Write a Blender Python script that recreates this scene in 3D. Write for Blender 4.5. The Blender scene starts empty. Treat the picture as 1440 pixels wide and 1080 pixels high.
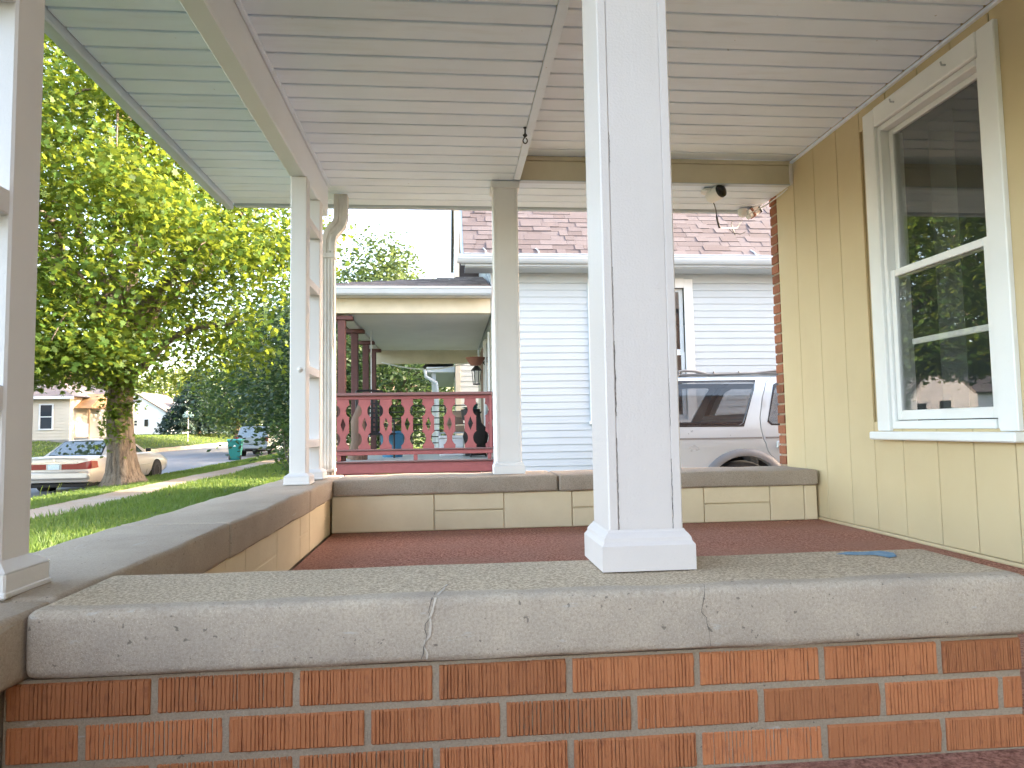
import bpy, bmesh, math, random
import numpy as np
from mathutils import Vector, Matrix, geometry
random.seed(7); rng = np.random.default_rng(7)
R = math.radians
scene = bpy.context.scene
COL = scene.collection

# ------------------------------------------------------------------ camera
YAW, PIT, ROL, FPX = R(5.236), R(3.736), R(-0.92), 962.95
cam = bpy.data.cameras.new('camera'); camo = bpy.data.objects.new('camera', cam); COL.objects.link(camo)
cam.sensor_width = 36.0; cam.lens = FPX / 1440 * 36; cam.clip_start = 0.02; cam.clip_end = 2000
fw = Vector((math.sin(YAW)*math.cos(PIT), math.cos(YAW)*math.cos(PIT), math.sin(PIT)))
rt = Vector((math.cos(YAW), -math.sin(YAW), 0)); up = rt.cross(fw)
r2 = rt*math.cos(ROL) + up*math.sin(ROL); u2 = up*math.cos(ROL) - rt*math.sin(ROL)
camo.matrix_world = Matrix(((r2.x, u2.x, -fw.x, 0), (r2.y, u2.y, -fw.y, 0), (r2.z, u2.z, -fw.z, 0), (0, 0, 0, 1)))
scene.camera = camo

# ------------------------------------------------------------------ sky and sun
SUN_EL, SUN_AZ = R(18), R(4)          # azimuth measured from +X towards +Y
sd = Vector((math.cos(SUN_EL)*math.cos(SUN_AZ), math.cos(SUN_EL)*math.sin(SUN_AZ), math.sin(SUN_EL)))
w = bpy.data.worlds.new('World'); scene.world = w; w.use_nodes = True
nt = w.node_tree; bg = nt.nodes['Background']
sk = nt.nodes.new('ShaderNodeTexSky'); sk.sky_type = 'NISHITA'; sk.sun_disc = False
sk.sun_elevation = SUN_EL; sk.sun_rotation = R(90) - SUN_AZ
sk.air_density = 0.8; sk.dust_density = 2.2; sk.ozone_density = 1.0
tn = nt.nodes.new('ShaderNodeMix'); tn.data_type = 'RGBA'; tn.blend_type = 'MULTIPLY'; tn.inputs[0].default_value = 1.0; tn.inputs[7].default_value = (1.18, 1.0, 0.84, 1)   # camera white balance set for the shade
nt.links.new(sk.outputs[0], tn.inputs[6]); nt.links.new(tn.outputs[2], bg.inputs[0]); bg.inputs[1].default_value = 0.15
sl = bpy.data.lights.new('sun', 'SUN'); so = bpy.data.objects.new('sun', sl); COL.objects.link(so)
sl.energy = 2.3; sl.angle = R(0.53); sl.color = (1.0, 0.87, 0.68)
so.rotation_euler = sd.to_track_quat('Z', 'Y').to_euler(); so.location = (20, 8, 30)
vs = scene.view_settings; vs.view_transform = 'Standard'; vs.look = 'None'; vs.gamma = 1.0; vs.use_curve_mapping = False
vs.exposure = 3.6
cy = scene.cycles
cy.use_denoising = True; cy.use_adaptive_sampling = True; cy.adaptive_threshold = 0.02; cy.max_bounces = 8; cy.diffuse_bounces = 5; cy.glossy_bounces = 3
cy.transmission_bounces = 6; cy.transparent_max_bounces = 12; cy.caustics_reflective = False; cy.caustics_refractive = False

# ------------------------------------------------------------------ materials
def lin(c):
    return tuple(((v/255)/12.92 if v/255 <= 0.04045 else ((v/255+0.055)/1.055)**2.4) for v in c)
class NT:
    def __init__(s, name):
        s.m = bpy.data.materials.new(name); s.m.use_nodes = True; s.t = s.m.node_tree
        s.b = s.t.nodes['Principled BSDF']; s.out = s.t.nodes['Material Output']
    def n(s, typ, **k):
        nd = s.t.nodes.new(typ)
        for a, v in k.items(): setattr(nd, a, v)
        return nd
    def l(s, a, b): s.t.links.new(a, b)
    def pos(s, scale=(1, 1, 1), local=False):
        if local:
            g = s.n('ShaderNodeTexCoord'); o = g.outputs['Object']
            oi = s.n('ShaderNodeObjectInfo'); mu = s.n('ShaderNodeMath', operation='MULTIPLY'); mu.inputs[1].default_value = 37.0
            s.l(oi.outputs['Random'], mu.inputs[0]); ad = s.n('ShaderNodeVectorMath', operation='ADD'); s.l(o, ad.inputs[0]); s.l(mu.outputs[0], ad.inputs[1]); o = ad.outputs[0]
        else:
            g = s.n('ShaderNodeNewGeometry'); o = g.outputs['Position']
        mp = s.n('ShaderNodeMapping'); mp.inputs['Scale'].default_value = scale; s.l(o, mp.inputs[0]); return mp.outputs[0]
    def noise(s, vec, scale, detail=4, rough=0.55):
        nd = s.n('ShaderNodeTexNoise'); nd.inputs['Scale'].default_value = scale; nd.inputs['Detail'].default_value = detail
        nd.inputs['Roughness'].default_value = rough; s.l(vec, nd.inputs['Vector']); return nd.outputs[0]
    def ramp(s, fac, stops):
        nd = s.n('ShaderNodeValToRGB'); cr = nd.color_ramp
        while len(cr.elements) < len(stops): cr.elements.new(0.5)
        for e, (p, c) in zip(cr.elements, stops):
            e.position = p; e.color = (c if isinstance(c, tuple) else (c, c, c)) + (1,)
        s.l(fac, nd.inputs[0]); return nd.outputs[0]
    def mix(s, fac, a, b, mode='MIX'):
        nd = s.n('ShaderNodeMix', data_type='RGBA', blend_type=mode)
        for sock, v in ((nd.inputs[0], fac), (nd.inputs[6], a), (nd.inputs[7], b)):
            if hasattr(v, 'is_linked'): s.l(v, sock)
            elif isinstance(v, tuple): sock.default_value = v + (1,)
            else: sock.default_value = v
        return nd.outputs[2]
    def bump(s, h, strength=0.3, dist=0.01):
        nd = s.n('ShaderNodeBump'); nd.inputs['Strength'].default_value = strength; nd.inputs['Distance'].default_value = dist
        s.l(h, nd.inputs['Height']); s.l(nd.outputs[0], s.b.inputs['Normal'])
    def setc(s, c):
        if isinstance(c, tuple): s.b.inputs['Base Color'].default_value = c + (1,)
        else: s.l(c, s.b.inputs['Base Color'])
def mk(name, c1, c2=None, nscale=6, rough=0.6, bump=0.0, bscale=60, bdist=0.003, metallic=0, spec=0.5, obj_rand=0.0, scale=(1, 1, 1), local=False, coat=0):
    M = NT(name); p = M.pos(scale, local)
    col = c1
    if c2 is not None: col = M.mix(M.ramp(M.noise(p, nscale, 6, 0.6), [(0.3, 0.0), (0.7, 1.0)]), c1, c2)
    if obj_rand:
        oi = M.n('ShaderNodeObjectInfo'); hs = M.n('ShaderNodeHueSaturation')
        mr = M.n('ShaderNodeMapRange'); mr.inputs[3].default_value = 1-obj_rand; mr.inputs[4].default_value = 1+obj_rand
        M.l(oi.outputs['Random'], mr.inputs[0]); M.l(mr.outputs[0], hs.inputs['Value'])
        if isinstance(col, tuple): hs.inputs['Color'].default_value = col + (1,)
        else: M.l(col, hs.inputs['Color'])
        col = hs.outputs[0]
    M.setc(col); M.b.inputs['Roughness'].default_value = rough; M.b.inputs['Metallic'].default_value = metallic
    M.b.inputs['Specular IOR Level'].default_value = spec
    if coat: M.b.inputs['Coat Weight'].default_value = coat; M.b.inputs['Coat Roughness'].default_value = 0.06
    if bump: M.bump(M.noise(p, bscale, 5, 0.6), bump, bdist)
    return M.m
MAT = {}
# painted timber: off-white with brush marks and a few stains
def m_paint(name, c, dirt, streak=(40, 40, 1.2), rough=0.42, bs=0.25):
    M = NT(name); p = M.pos(); a = M.noise(p, 3.0, 5); b = M.noise(M.pos(streak), 1.0, 4)
    col = M.mix(M.ramp(a, [(0.45, 0.0), (0.8, 0.55)]), c, dirt)
    col = M.mix(M.ramp(M.noise(p, 90, 3), [(0.72, 0.0), (0.8, 0.5)]), col, tuple(v*0.75 for v in dirt))
    M.setc(col); M.b.inputs['Roughness'].default_value = rough
    ad = M.n('ShaderNodeMath', operation='ADD'); M.l(b, ad.inputs[0]); M.l(M.noise(p, 220, 2), ad.inputs[1])
    M.bump(ad.outputs[0], bs, 0.0018); return M.m
MAT['white'] = m_paint('white_paint', (0.63, 0.57, 0.545), (0.56, 0.50, 0.47), bs=0.4)  # front column's copy of the white, darkened because more light falls there
MAT['white_lift_post'] = m_paint('white_paint_lift_post', (0.72, 0.69, 0.68), (0.64, 0.61, 0.59))  # same white paint, lightened to lift the dim ladder columns
MAT['white_lift_far'] = m_paint('white_paint_lift_far', (0.80, 0.785, 0.79), (0.72, 0.70, 0.69))  # same white again, lightened further for the shaded far column
MAT['white_lift_beam'] = m_paint('white_paint_lift_beam', (0.82, 0.83, 0.86), (0.74, 0.74, 0.75))  # the white once more, palest to brighten the beam's shaded underside
MAT['trimwhite'] = m_paint('window_paint', (0.80, 0.81, 0.80), (0.70, 0.70, 0.69), rough=0.35, bs=0.12)
def m_soffit():
    M = NT('soffit_vinyl'); p = M.pos(); a = M.noise(p, 2.2, 5); b = M.noise(M.pos((3, 18, 3)), 1.0, 4)
    col = M.mix(M.ramp(a, [(0.4, 0.0), (0.75, 0.6)]), (0.76, 0.84, 0.95), (0.69, 0.755, 0.84))
    col = M.mix(M.ramp(b, [(0.55, 0.0), (0.8, 0.4)]), col, (0.58, 0.61, 0.64))
    col = M.mix(M.ramp(M.noise(p, 26, 2), [(0.76, 0.0), (0.80, 0.6)]), col, (0.36, 0.34, 0.30))
    oi = M.n('ShaderNodeObjectInfo'); mr = M.n('ShaderNodeMapRange'); mr.inputs[3].default_value = 0.96; mr.inputs[4].default_value = 1.03
    M.l(oi.outputs['Random'], mr.inputs[0]); hs = M.n('ShaderNodeHueSaturation'); M.l(mr.outputs[0], hs.inputs['Value']); M.l(col, hs.inputs['Color'])
    M.setc(hs.outputs[0]); M.b.inputs['Roughness'].default_value = 0.5; M.bump(M.noise(p, 14, 3), 0.12, 0.004); return M.m
MAT['soffit'] = m_soffit()
MAT['beige'] = mk('beam_cream', (0.68, 0.61, 0.47), (0.56, 0.50, 0.37), 2.5, 0.6, 0.1)
MAT['cream'] = m_paint('panel_cream', (0.575, 0.465, 0.275), (0.51, 0.40, 0.225), rough=0.5, bs=0.3)
def m_concrete(name, c1, c2, c3, agg=1.0, bs=0.6, rough_y=None):
    M = NT(name); p = M.pos()
    a = M.noise(p, 4.5, 8, 0.7); b = M.noise(p, 230, 4, 0.75); c = M.noise(p, 520, 2, 0.6)
    v = M.n('ShaderNodeTexVoronoi'); v.inputs['Scale'].default_value = 240; M.l(p, v.inputs['Vector'])
    col = M.mix(M.ramp(a, [(0.3, 0.0), (0.7, 1.0)]), c1, c2)
    col = M.mix(M.ramp(b, [(0.34, 0.6*agg), (0.56, 0.0)]), col, c3)
    col = M.mix(M.ramp(c, [(0.60, 0.0), (0.72, 0.5*agg)]), col, tuple(min(1, q*1.5) for q in c1))
    col = M.mix(M.ramp(M.noise(M.pos((3, 1, 9)), 6, 4), [(0.68, 0.0), (0.74, 0.35)]), col, (0.50, 0.49, 0.47))
    pit = M.ramp(M.noise(p, 95, 2), [(0.27, 0.6), (0.31, 0.0)])
    col = M.mix(pit, col, (0.07, 0.06, 0.05))
    if rough_y:
        sp = M.n('ShaderNodeSeparateXYZ'); M.l(p, sp.inputs[0]); nn = M.n('ShaderNodeMath', operation='MULTIPLY_ADD'); M.l(M.noise(p, 7, 4), nn.inputs[0]); nn.inputs[1].default_value = 0.05; M.l(sp.outputs[1], nn.inputs[2])
        mr = M.n('ShaderNodeMapRange'); mr.inputs[1].default_value = rough_y+0.02; mr.inputs[2].default_value = rough_y+0.032; M.l(nn.outputs[0], mr.inputs[0])
        zz = M.n('ShaderNodeMath', operation='GREATER_THAN'); M.l(sp.outputs[2], zz.inputs[0]); zz.inputs[1].default_value = -0.272; mm = M.n('ShaderNodeMath', operation='MULTIPLY'); M.l(mr.outputs[0], mm.inputs[0]); M.l(zz.outputs[0], mm.inputs[1])
        gr = M.mix(M.ramp(M.noise(p, 190, 3, 0.8), [(0.36, 0.0), (0.62, 1.0)]), (0.25, 0.19, 0.13), (0.63, 0.51, 0.37))
        col = M.mix(mm.outputs[0], col, gr)
    M.setc(col); M.b.inputs['Roughness'].default_value = 0.9; M.b.inputs['Specular IOR Level'].default_value = 0.25
    ad = M.n('ShaderNodeMath', operation='ADD'); M.l(b, ad.inputs[0]); M.l(c, ad.inputs[1])
    M.bump(ad.outputs[0], bs, 0.0016); return M.m
MAT['conc'] = m_concrete('cast_concrete', (0.53, 0.44, 0.345), (0.36, 0.30, 0.245), (0.25, 0.195, 0.145), 1.0, 0.7, 1.135)
MAT['concdark'] = m_concrete('weathered_concrete', (0.42, 0.35, 0.28), (0.34, 0.28, 0.22), (0.14, 0.11, 0.085))
MAT['concleft'] = m_concrete('street_side_concrete', (0.47, 0.39, 0.305), (0.37, 0.30, 0.235), (0.25, 0.195, 0.15), 0.8, 0.6)
MAT['block'] = mk('block_paint', (0.74, 0.62, 0.42), (0.67, 0.55, 0.36), 5, 0.7, 0.5, 70, 0.003, obj_rand=0.03)
MAT['mortar'] = m_concrete('mortar', (0.41, 0.325, 0.235), (0.33, 0.26, 0.185), (0.21, 0.16, 0.11), 1.0, 1.0)
def m_brick(name, c1, c2, c3):
    M = NT(name); p = M.pos((1, 1, 0.35)); q = M.pos()
    a = M.noise(M.pos(), 9, 5); st = M.noise(M.pos((1, 1, .6)), 55, 4, .7)
    col = M.mix(M.ramp(a, [(0.3, 0.0), (0.7, 1.0)]), c1, c2)
    col = M.mix(M.ramp(st, [(0.32, 0.55), (0.46, 0.0)]), col, c3)
    col = M.mix(M.ramp(M.noise(q, 300, 2), [(0.70, 0.0), (0.76, 0.5)]), col, (0.45, 0.36, 0.28))
    oi = M.n('ShaderNodeObjectInfo'); mr = M.n('ShaderNodeMapRange'); mr.inputs[3].default_value = 0.72; mr.inputs[4].default_value = 1.12
    M.l(oi.outputs['Random'], mr.inputs[0]); hs = M.n('ShaderNodeHueSaturation'); M.l(mr.outputs[0], hs.inputs['Value']); M.l(col, hs.inputs['Color'])
    M.setc(hs.outputs[0]); M.b.inputs['Roughness'].default_value = 0.85; M.b.inputs['Specular IOR Level'].default_value = 0.3
    M.bump(M.noise(q, 180, 4, 0.7), 0.5, 0.002); return M.m
MAT['brick'] = m_brick('ribbed_brick', (0.50, 0.190, 0.077), (0.44, 0.162, 0.066), (0.27, 0.095, 0.045))
MAT['brick2'] = m_brick('house_brick', (0.33, 0.125, 0.065), (0.26, 0.10, 0.055), (0.16, 0.06, 0.035))
def m_brickwall():
    M = NT('side_brick'); tc = M.pos()
    cx = M.n('ShaderNodeSeparateXYZ'); M.l(tc, cx.inputs[0]); ad = M.n('ShaderNodeMath', operation='ADD'); M.l(cx.outputs[0], ad.inputs[0]); M.l(cx.outputs[1], ad.inputs[1])
    cb = M.n('ShaderNodeCombineXYZ'); M.l(ad.outputs[0], cb.inputs[0]); M.l(cx.outputs[2], cb.inputs[1])
    b = M.n('ShaderNodeTexBrick'); b.inputs['Scale'].default_value = 1; b.inputs['Brick Width'].default_value = 0.212; b.inputs['Row Height'].default_value = 0.064; b.inputs['Mortar Size'].default_value = 0.005
    b.inputs['Color1'].default_value = (0.25, 0.115, 0.07, 1); b.inputs['Color2'].default_value = (0.17, 0.08, 0.05, 1); b.inputs['Mortar'].default_value = (0.34, 0.3, 0.25, 1)
    M.l(cb.outputs[0], b.inputs[0]); M.setc(b.outputs[0]); M.b.inputs['Roughness'].default_value = 0.9; return M.m
MAT['brickwall'] = m_brickwall()
def m_carpet():
    M = NT('outdoor_carpet'); p = M.pos(); n1 = M.noise(p, 85, 5, 0.9); n2 = M.noise(p, 2.5, 5); n3 = M.noise(p, 90, 3)
    col = M.mix(M.ramp(n1, [(0.40, 0.0), (0.60, 1.0)]), (0.16, 0.062, 0.044), (0.64, 0.33, 0.245))
    col = M.mix(M.ramp(n2, [(0.38, 0.0), (0.68, 0.75)]), col, (0.40, 0.215, 0.16))
    M.setc(col); M.b.inputs['Roughness'].default_value = 1.0; M.b.inputs['Specular IOR Level'].default_value = 0.05
    ad = M.n('ShaderNodeMath', operation='ADD'); M.l(n1, ad.inputs[0]); M.l(n3, ad.inputs[1])
    M.bump(ad.outputs[0], 1.0, 0.008); return M.m
MAT['carpet'] = m_carpet()
def m_glass(name, tint=(0.012, 0.014, 0.014), clear=0.93, ior=1.5, gain=1.6):
    # a window pane: mirror-like by angle, else looking into the dark room behind
    M = NT(name); M.t.nodes.remove(M.b)
    lw = M.n('ShaderNodeLayerWeight'); lw.inputs[0].default_value = 0.5; pw = M.n('ShaderNodeMath', operation='POWER'); pw.inputs[1].default_value = 5.0; M.l(lw.outputs['Facing'], pw.inputs[0])
    f0 = ((ior-1)/(ior+1))**2; fr = M.n('ShaderNodeMath', operation='MULTIPLY_ADD'); fr.inputs[1].default_value = 1-f0; fr.inputs[2].default_value = f0; M.l(pw.outputs[0], fr.inputs[0])
    gl = M.n('ShaderNodeBsdfGlossy'); gl.inputs['Roughness'].default_value = 0.0; gl.inputs[0].default_value = (0.95, 0.97, 0.97, 1)
    tr = M.n('ShaderNodeBsdfTransparent'); tr.inputs[0].default_value = (clear, clear, clear, 1)
    df = M.n('ShaderNodeBsdfDiffuse'); df.inputs[0].default_value = tint + (1,)
    m1 = M.n('ShaderNodeAddShader'); M.l(df.outputs[0], m1.inputs[0]); M.l(tr.outputs[0], m1.inputs[1])
    m2 = M.n('ShaderNodeMixShader'); mu = M.n('ShaderNodeMath', operation='MULTIPLY_ADD'); mu.inputs[1].default_value = gain; mu.inputs[2].default_value = 0.02; mu.use_clamp = True
    M.l(fr.outputs[0], mu.inputs[0]); M.l(mu.outputs[0], m2.inputs[0]); M.l(m1.outputs[0], m2.inputs[1]); M.l(gl.outputs[0], m2.inputs[2])
    M.l(m2.outputs[0], M.out.inputs[0]); return M.m
MAT['glass'] = m_glass('window_glass')
MAT['carglass'] = m_glass('car_glass', (0.006, 0.008, 0.010), 0.55, 1.45, 1.2)
MAT['sedanglass'] = m_glass('sedan_glass', (0.05, 0.075, 0.075), 0.0, 1.8, 2.2)
MAT['siding'] = mk('vinyl_siding', (0.475, 0.515, 0.535), (0.45, 0.485, 0.505), 2, 0.45, 0.12, 30, 0.002, obj_rand=0.012)
MAT['sidingbeige'] = mk('beige_siding', (0.60, 0.54, 0.45), (0.55, 0.50, 0.41), 2, 0.5, 0.1, 30, 0.002)
MAT['sidinggrey'] = mk('grey_siding', (0.60, 0.61, 0.58), (0.55, 0.55, 0.53), 1, 0.6)
def m_shingle():
    M = NT('shingle'); p = M.pos(); oi = M.n('ShaderNodeObjectInfo')
    col = M.ramp(oi.outputs['Random'], [(0.0, (0.098, 0.078, 0.080)), (0.35, (0.125, 0.105, 0.109)), (0.7, (0.155, 0.136, 0.144)), (1.0, (0.110, 0.090, 0.094))])
    col = M.mix(M.ramp(M.noise(p, 160, 3, 0.7), [(0.4, 0.6), (0.6, 0.0)]), col, (0.075, 0.055, 0.056))
    M.setc(col); M.b.inputs['Roughness'].default_value = 0.95; M.bump(M.noise(p, 240, 3), 0.6, 0.003); return M.m
MAT['shingle'] = m_shingle()
MAT['roofdark'] = mk('asphalt_roof', (0.20, 0.165, 0.155), (0.13, 0.11, 0.105), 12, 0.95, 0.5, 120)
MAT['roofbrown'] = mk('porch_shingle', (0.24, 0.20, 0.18), (0.15, 0.125, 0.12), 10, 0.95, 0.5, 120, obj_rand=0.25)
MAT['alu'] = mk('white_gutter', (0.52, 0.57, 0.61), (0.48, 0.52, 0.56), 3, 0.35, 0.05)
def m_downspout():
    M = NT('old_downspout'); p = M.pos(); sp = M.n('ShaderNodeSeparateXYZ'); M.l(p, sp.inputs[0])
    a = M.noise(M.pos((6, 6, 1.5)), 3, 5)
    col = M.mix(M.ramp(a, [(0.42, 0.0), (0.7, 0.8)]), (0.68, 0.65, 0.61), (0.46, 0.41, 0.36))
    mr = M.n('ShaderNodeMapRange'); mr.inputs[1].default_value = -0.20; mr.inputs[2].default_value = -0.245; M.l(sp.outputs[2], mr.inputs[0])
    mul = M.n('ShaderNodeMath', operation='MULTIPLY'); M.l(mr.outputs[0], mul.inputs[0]); M.l(M.ramp(M.noise(p, 40, 4), [(0.3, 0.3), (0.6, 1.0)]), mul.inputs[1])
    col = M.mix(mul.outputs[0], col, (0.16, 0.085, 0.045)); M.setc(col); M.b.inputs['Roughness'].default_value = 0.5; return M.m
MAT['downspout'] = m_downspout()
MAT['red'] = mk('red_paint', (0.27, 0.078, 0.076), (0.22, 0.062, 0.060), 8, 0.65, 0.3, 60)
MAT['redrail'] = mk('worn_red_wood', (0.15, 0.066, 0.064), (0.125, 0.076, 0.072), 14, 0.75, 0.4, 50)
MAT['redpost'] = mk('maroon_post', (0.11, 0.040, 0.034), (0.085, 0.032, 0.028), 8, 0.7, 0.3, 50)
MAT['black'] = mk('black_metal', (0.018, 0.018, 0.02), None, 4, 0.45)
MAT['dark'] = mk('dark_recess', (0.02, 0.018, 0.016), None, 4, 0.9)
MAT['darkwall'] = mk('room_wallpaper', (0.07, 0.075, 0.07), (0.055, 0.06, 0.055), 2, 0.9)
MAT['blackplastic'] = mk('camera_black', (0.015, 0.015, 0.017), None, 4, 0.25)
MAT['cable'] = mk('cable_rubber', (0.02, 0.02, 0.02), None, 4, 0.5)
MAT['grey'] = mk('grey_plastic', (0.16, 0.17, 0.18), (0.13, 0.14, 0.15), 6, 0.5)
MAT['rubber'] = mk('tyre_rubber', (0.02, 0.02, 0.021), (0.03, 0.03, 0.03), 20, 0.8)
MAT['alloy'] = mk('wheel_alloy', (0.55, 0.56, 0.58), None, 4, 0.3, metallic=0.9)
def m_carpaint(name, c, rough=0.28, met=0.55):
    M = NT(name); p = M.pos(); M.setc(c); M.b.inputs['Metallic'].default_value = met; M.b.inputs['Roughness'].default_value = rough
    M.b.inputs['Coat Weight'].default_value = 0.7; M.b.inputs['Coat Roughness'].default_value = 0.05
    M.l(M.ramp(M.noise(p, 5, 5), [(0.3, rough), (0.8, rough+0.14)]), M.b.inputs['Roughness']); return M.m
MAT['silver'] = m_carpaint('silver_paint', (0.41, 0.49, 0.545), 0.26, 0.35)
MAT['champagne'] = m_carpaint('pale_gold_paint', (0.60, 0.55, 0.50), 0.3, 0.3)
MAT['greycar'] = m_carpaint('grey_paint', (0.22, 0.25, 0.27), 0.35, 0.15)
MAT['redlens'] = mk('red_lens', (0.20, 0.006, 0.010), None, 4, 0.15)
MAT['clearlens'] = mk('clear_lens', (0.6, 0.58, 0.56), None, 4, 0.15)
MAT['plate'] = mk('plate', (0.42, 0.60, 0.72), (0.75, 0.78, 0.8), 30, 0.4)
MAT['chrome'] = mk('chrome', (0.7, 0.7, 0.7), None, 4, 0.12, metallic=1.0)
MAT['teal'] = mk('teal_plastic', (0.010, 0.18, 0.165), (0.008, 0.15, 0.14), 4, 0.45)
MAT['tealid'] = mk('teal_lid', (0.04, 0.30, 0.26), (0.03, 0.26, 0.23), 4, 0.45)
MAT['bluebin'] = mk('blue_plastic', (0.05, 0.20, 0.33), None, 4, 0.5)
MAT['plainwhite'] = mk('plain_white', (0.78, 0.78, 0.77), (0.72, 0.72, 0.71), 2, 0.6)
MAT['card'] = mk('cardboard', (0.34, 0.23, 0.15), (0.28, 0.19, 0.12), 8, 0.8)
MAT['terracotta'] = mk('terracotta', (0.26, 0.11, 0.07), None, 4, 0.8)
MAT['wood'] = mk('old_wood', (0.25, 0.16, 0.11), (0.15, 0.10, 0.07), 12, 0.8, 0.4, 50, scale=(1, 1, 0.2))
def m_ground():
    M = NT('lawn_soil'); p = M.pos(); a = M.noise(p, 0.6, 6); b = M.noise(p, 14, 5, 0.7)
    col = M.mix(M.ramp(a, [(0.35, 0.0), (0.7, 1.0)]), (0.075, 0.105, 0.035), (0.10, 0.125, 0.05))
    col = M.mix(M.ramp(b, [(0.42, 0.75), (0.6, 0.0)]), col, (0.055, 0.085, 0.025))
    M.setc(col); M.b.inputs['Roughness'].default_value = 1.0; M.b.inputs['Specular IOR Level'].default_value = 0.1; M.bump(b, 1.0, 0.05); return M.m
MAT['ground'] = m_ground()
def m_asphalt():
    M = NT('asphalt'); p = M.pos(); a = M.noise(M.pos((1, 0.18, 1)), 0.7, 6); b = M.noise(p, 40, 4, 0.7)
    col = M.mix(M.ramp(a, [(0.3, 0.0), (0.7, 1.0)]), (0.155, 0.155, 0.16), (0.225, 0.225, 0.23))
    col = M.mix(M.ramp(b, [(0.4, 0.5), (0.6, 0.0)]), col, (0.10, 0.10, 0.105))
    M.setc(col); M.b.inputs['Roughness'].default_value = 0.85; M.bump(b, 0.4, 0.01); return M.m
MAT['asphalt'] = m_asphalt()
def m_sidewalk():
    M = NT('sidewalk_concrete'); p = M.pos(); a = M.noise(p, 0.5, 6, 0.65); b = M.noise(p, 30, 5, 0.7)
    col = M.mix(M.ramp(a, [(0.4, 0.0), (0.62, 1.0)]), (0.36, 0.33, 0.30), (0.33, 0.235, 0.165))
    col = M.mix(M.ramp(b, [(0.4, 0.5), (0.6, 0.0)]), col, (0.20, 0.16, 0.12))
    M.setc(col); M.b.inputs['Roughness'].default_value = 0.95; M.bump(b, 0.6, 0.01); return M.m
MAT['sidewalk'] = m_sidewalk()
MAT['kerb'] = mk('kerb_concrete', (0.34, 0.32, 0.29), (0.26, 0.24, 0.21), 3, 0.95, 0.5, 40)
def m_leaf(name, cols, trans, tfac=0.5):
    M = NT(name); M.t.nodes.remove(M.b)
    g = M.n('ShaderNodeNewGeometry'); p = M.pos()
    c = M.ramp(g.outputs['Random Per Island'], [(i/(len(cols)-1), q) for i, q in enumerate(cols)])
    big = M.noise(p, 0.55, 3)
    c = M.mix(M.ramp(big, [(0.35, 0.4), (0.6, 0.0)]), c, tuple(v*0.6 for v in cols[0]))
    df = M.n('ShaderNodeBsdfPrincipled'); df.inputs['Roughness'].default_value = 0.55; df.inputs['Specular IOR Level'].default_value = 0.3; M.l(c, df.inputs['Base Color'])
    tc = M.mix(0.75, c, trans); tl = M.n('ShaderNodeBsdfTranslucent'); M.l(tc, tl.inputs[0])
    mx = M.n('ShaderNodeMixShader'); mx.inputs[0].default_value = tfac; M.l(df.outputs[0], mx.inputs[1]); M.l(tl.outputs[0], mx.inputs[2])
    M.l(mx.outputs[0], M.out.inputs[0]); return M.m
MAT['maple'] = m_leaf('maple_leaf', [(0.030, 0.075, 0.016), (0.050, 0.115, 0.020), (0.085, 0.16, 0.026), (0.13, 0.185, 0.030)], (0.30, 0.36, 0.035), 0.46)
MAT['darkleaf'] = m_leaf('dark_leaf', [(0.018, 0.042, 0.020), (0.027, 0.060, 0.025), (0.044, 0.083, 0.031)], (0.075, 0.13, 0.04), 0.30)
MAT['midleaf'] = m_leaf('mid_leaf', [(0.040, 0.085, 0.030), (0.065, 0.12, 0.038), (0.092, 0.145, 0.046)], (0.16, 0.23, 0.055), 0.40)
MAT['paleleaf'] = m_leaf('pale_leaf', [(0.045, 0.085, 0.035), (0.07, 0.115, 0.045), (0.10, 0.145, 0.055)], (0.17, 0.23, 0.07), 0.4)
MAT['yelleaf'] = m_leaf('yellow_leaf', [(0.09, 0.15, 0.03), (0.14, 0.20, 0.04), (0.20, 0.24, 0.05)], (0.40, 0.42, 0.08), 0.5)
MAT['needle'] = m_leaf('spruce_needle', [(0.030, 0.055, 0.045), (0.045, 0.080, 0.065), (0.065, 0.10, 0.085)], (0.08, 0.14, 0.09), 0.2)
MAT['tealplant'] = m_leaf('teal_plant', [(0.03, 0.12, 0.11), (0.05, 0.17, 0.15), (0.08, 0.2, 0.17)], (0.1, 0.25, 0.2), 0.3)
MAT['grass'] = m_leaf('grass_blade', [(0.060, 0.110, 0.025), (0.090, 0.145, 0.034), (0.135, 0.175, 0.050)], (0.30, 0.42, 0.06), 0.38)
def m_bark():
    M = NT('bark'); p = M.pos((7, 7, 1.2)); a = M.noise(p, 1.6, 6, 0.7); col = M.ramp(a, [(0.35, (0.06, 0.045, 0.035)), (0.5, (0.17, 0.135, 0.105)), (0.7, (0.27, 0.225, 0.18))])
    M.setc(col); M.b.inputs['Roughness'].default_value = 0.95; M.bump(a, 1.0, 0.08); return M.m
MAT['bark'] = m_bark()
MAT['peach'] = mk('cream_siding', (0.66, 0.58, 0.47), (0.60, 0.53, 0.42), 1, 0.7)
MAT['lumber'] = mk('porch_lumber', (0.40, 0.23, 0.11), (0.33, 0.19, 0.09), 5, 0.7)
MAT['housewhite'] = mk('house_white', (0.72, 0.74, 0.77), (0.66, 0.68, 0.71), 1, 0.7)
MAT['housegrey'] = mk('house_grey', (0.42, 0.44, 0.46), (0.36, 0.38, 0.40), 1, 0.7)
MAT['darkglass'] = mk('far_window', (0.03, 0.04, 0.05), None, 3, 0.1)
MAT['signgreen'] = mk('sign_face', (0.55, 0.66, 0.58), None, 3, 0.4)
MAT['galv'] = mk('galvanised', (0.42, 0.43, 0.44), None, 3, 0.4, metallic=0.6)
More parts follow.
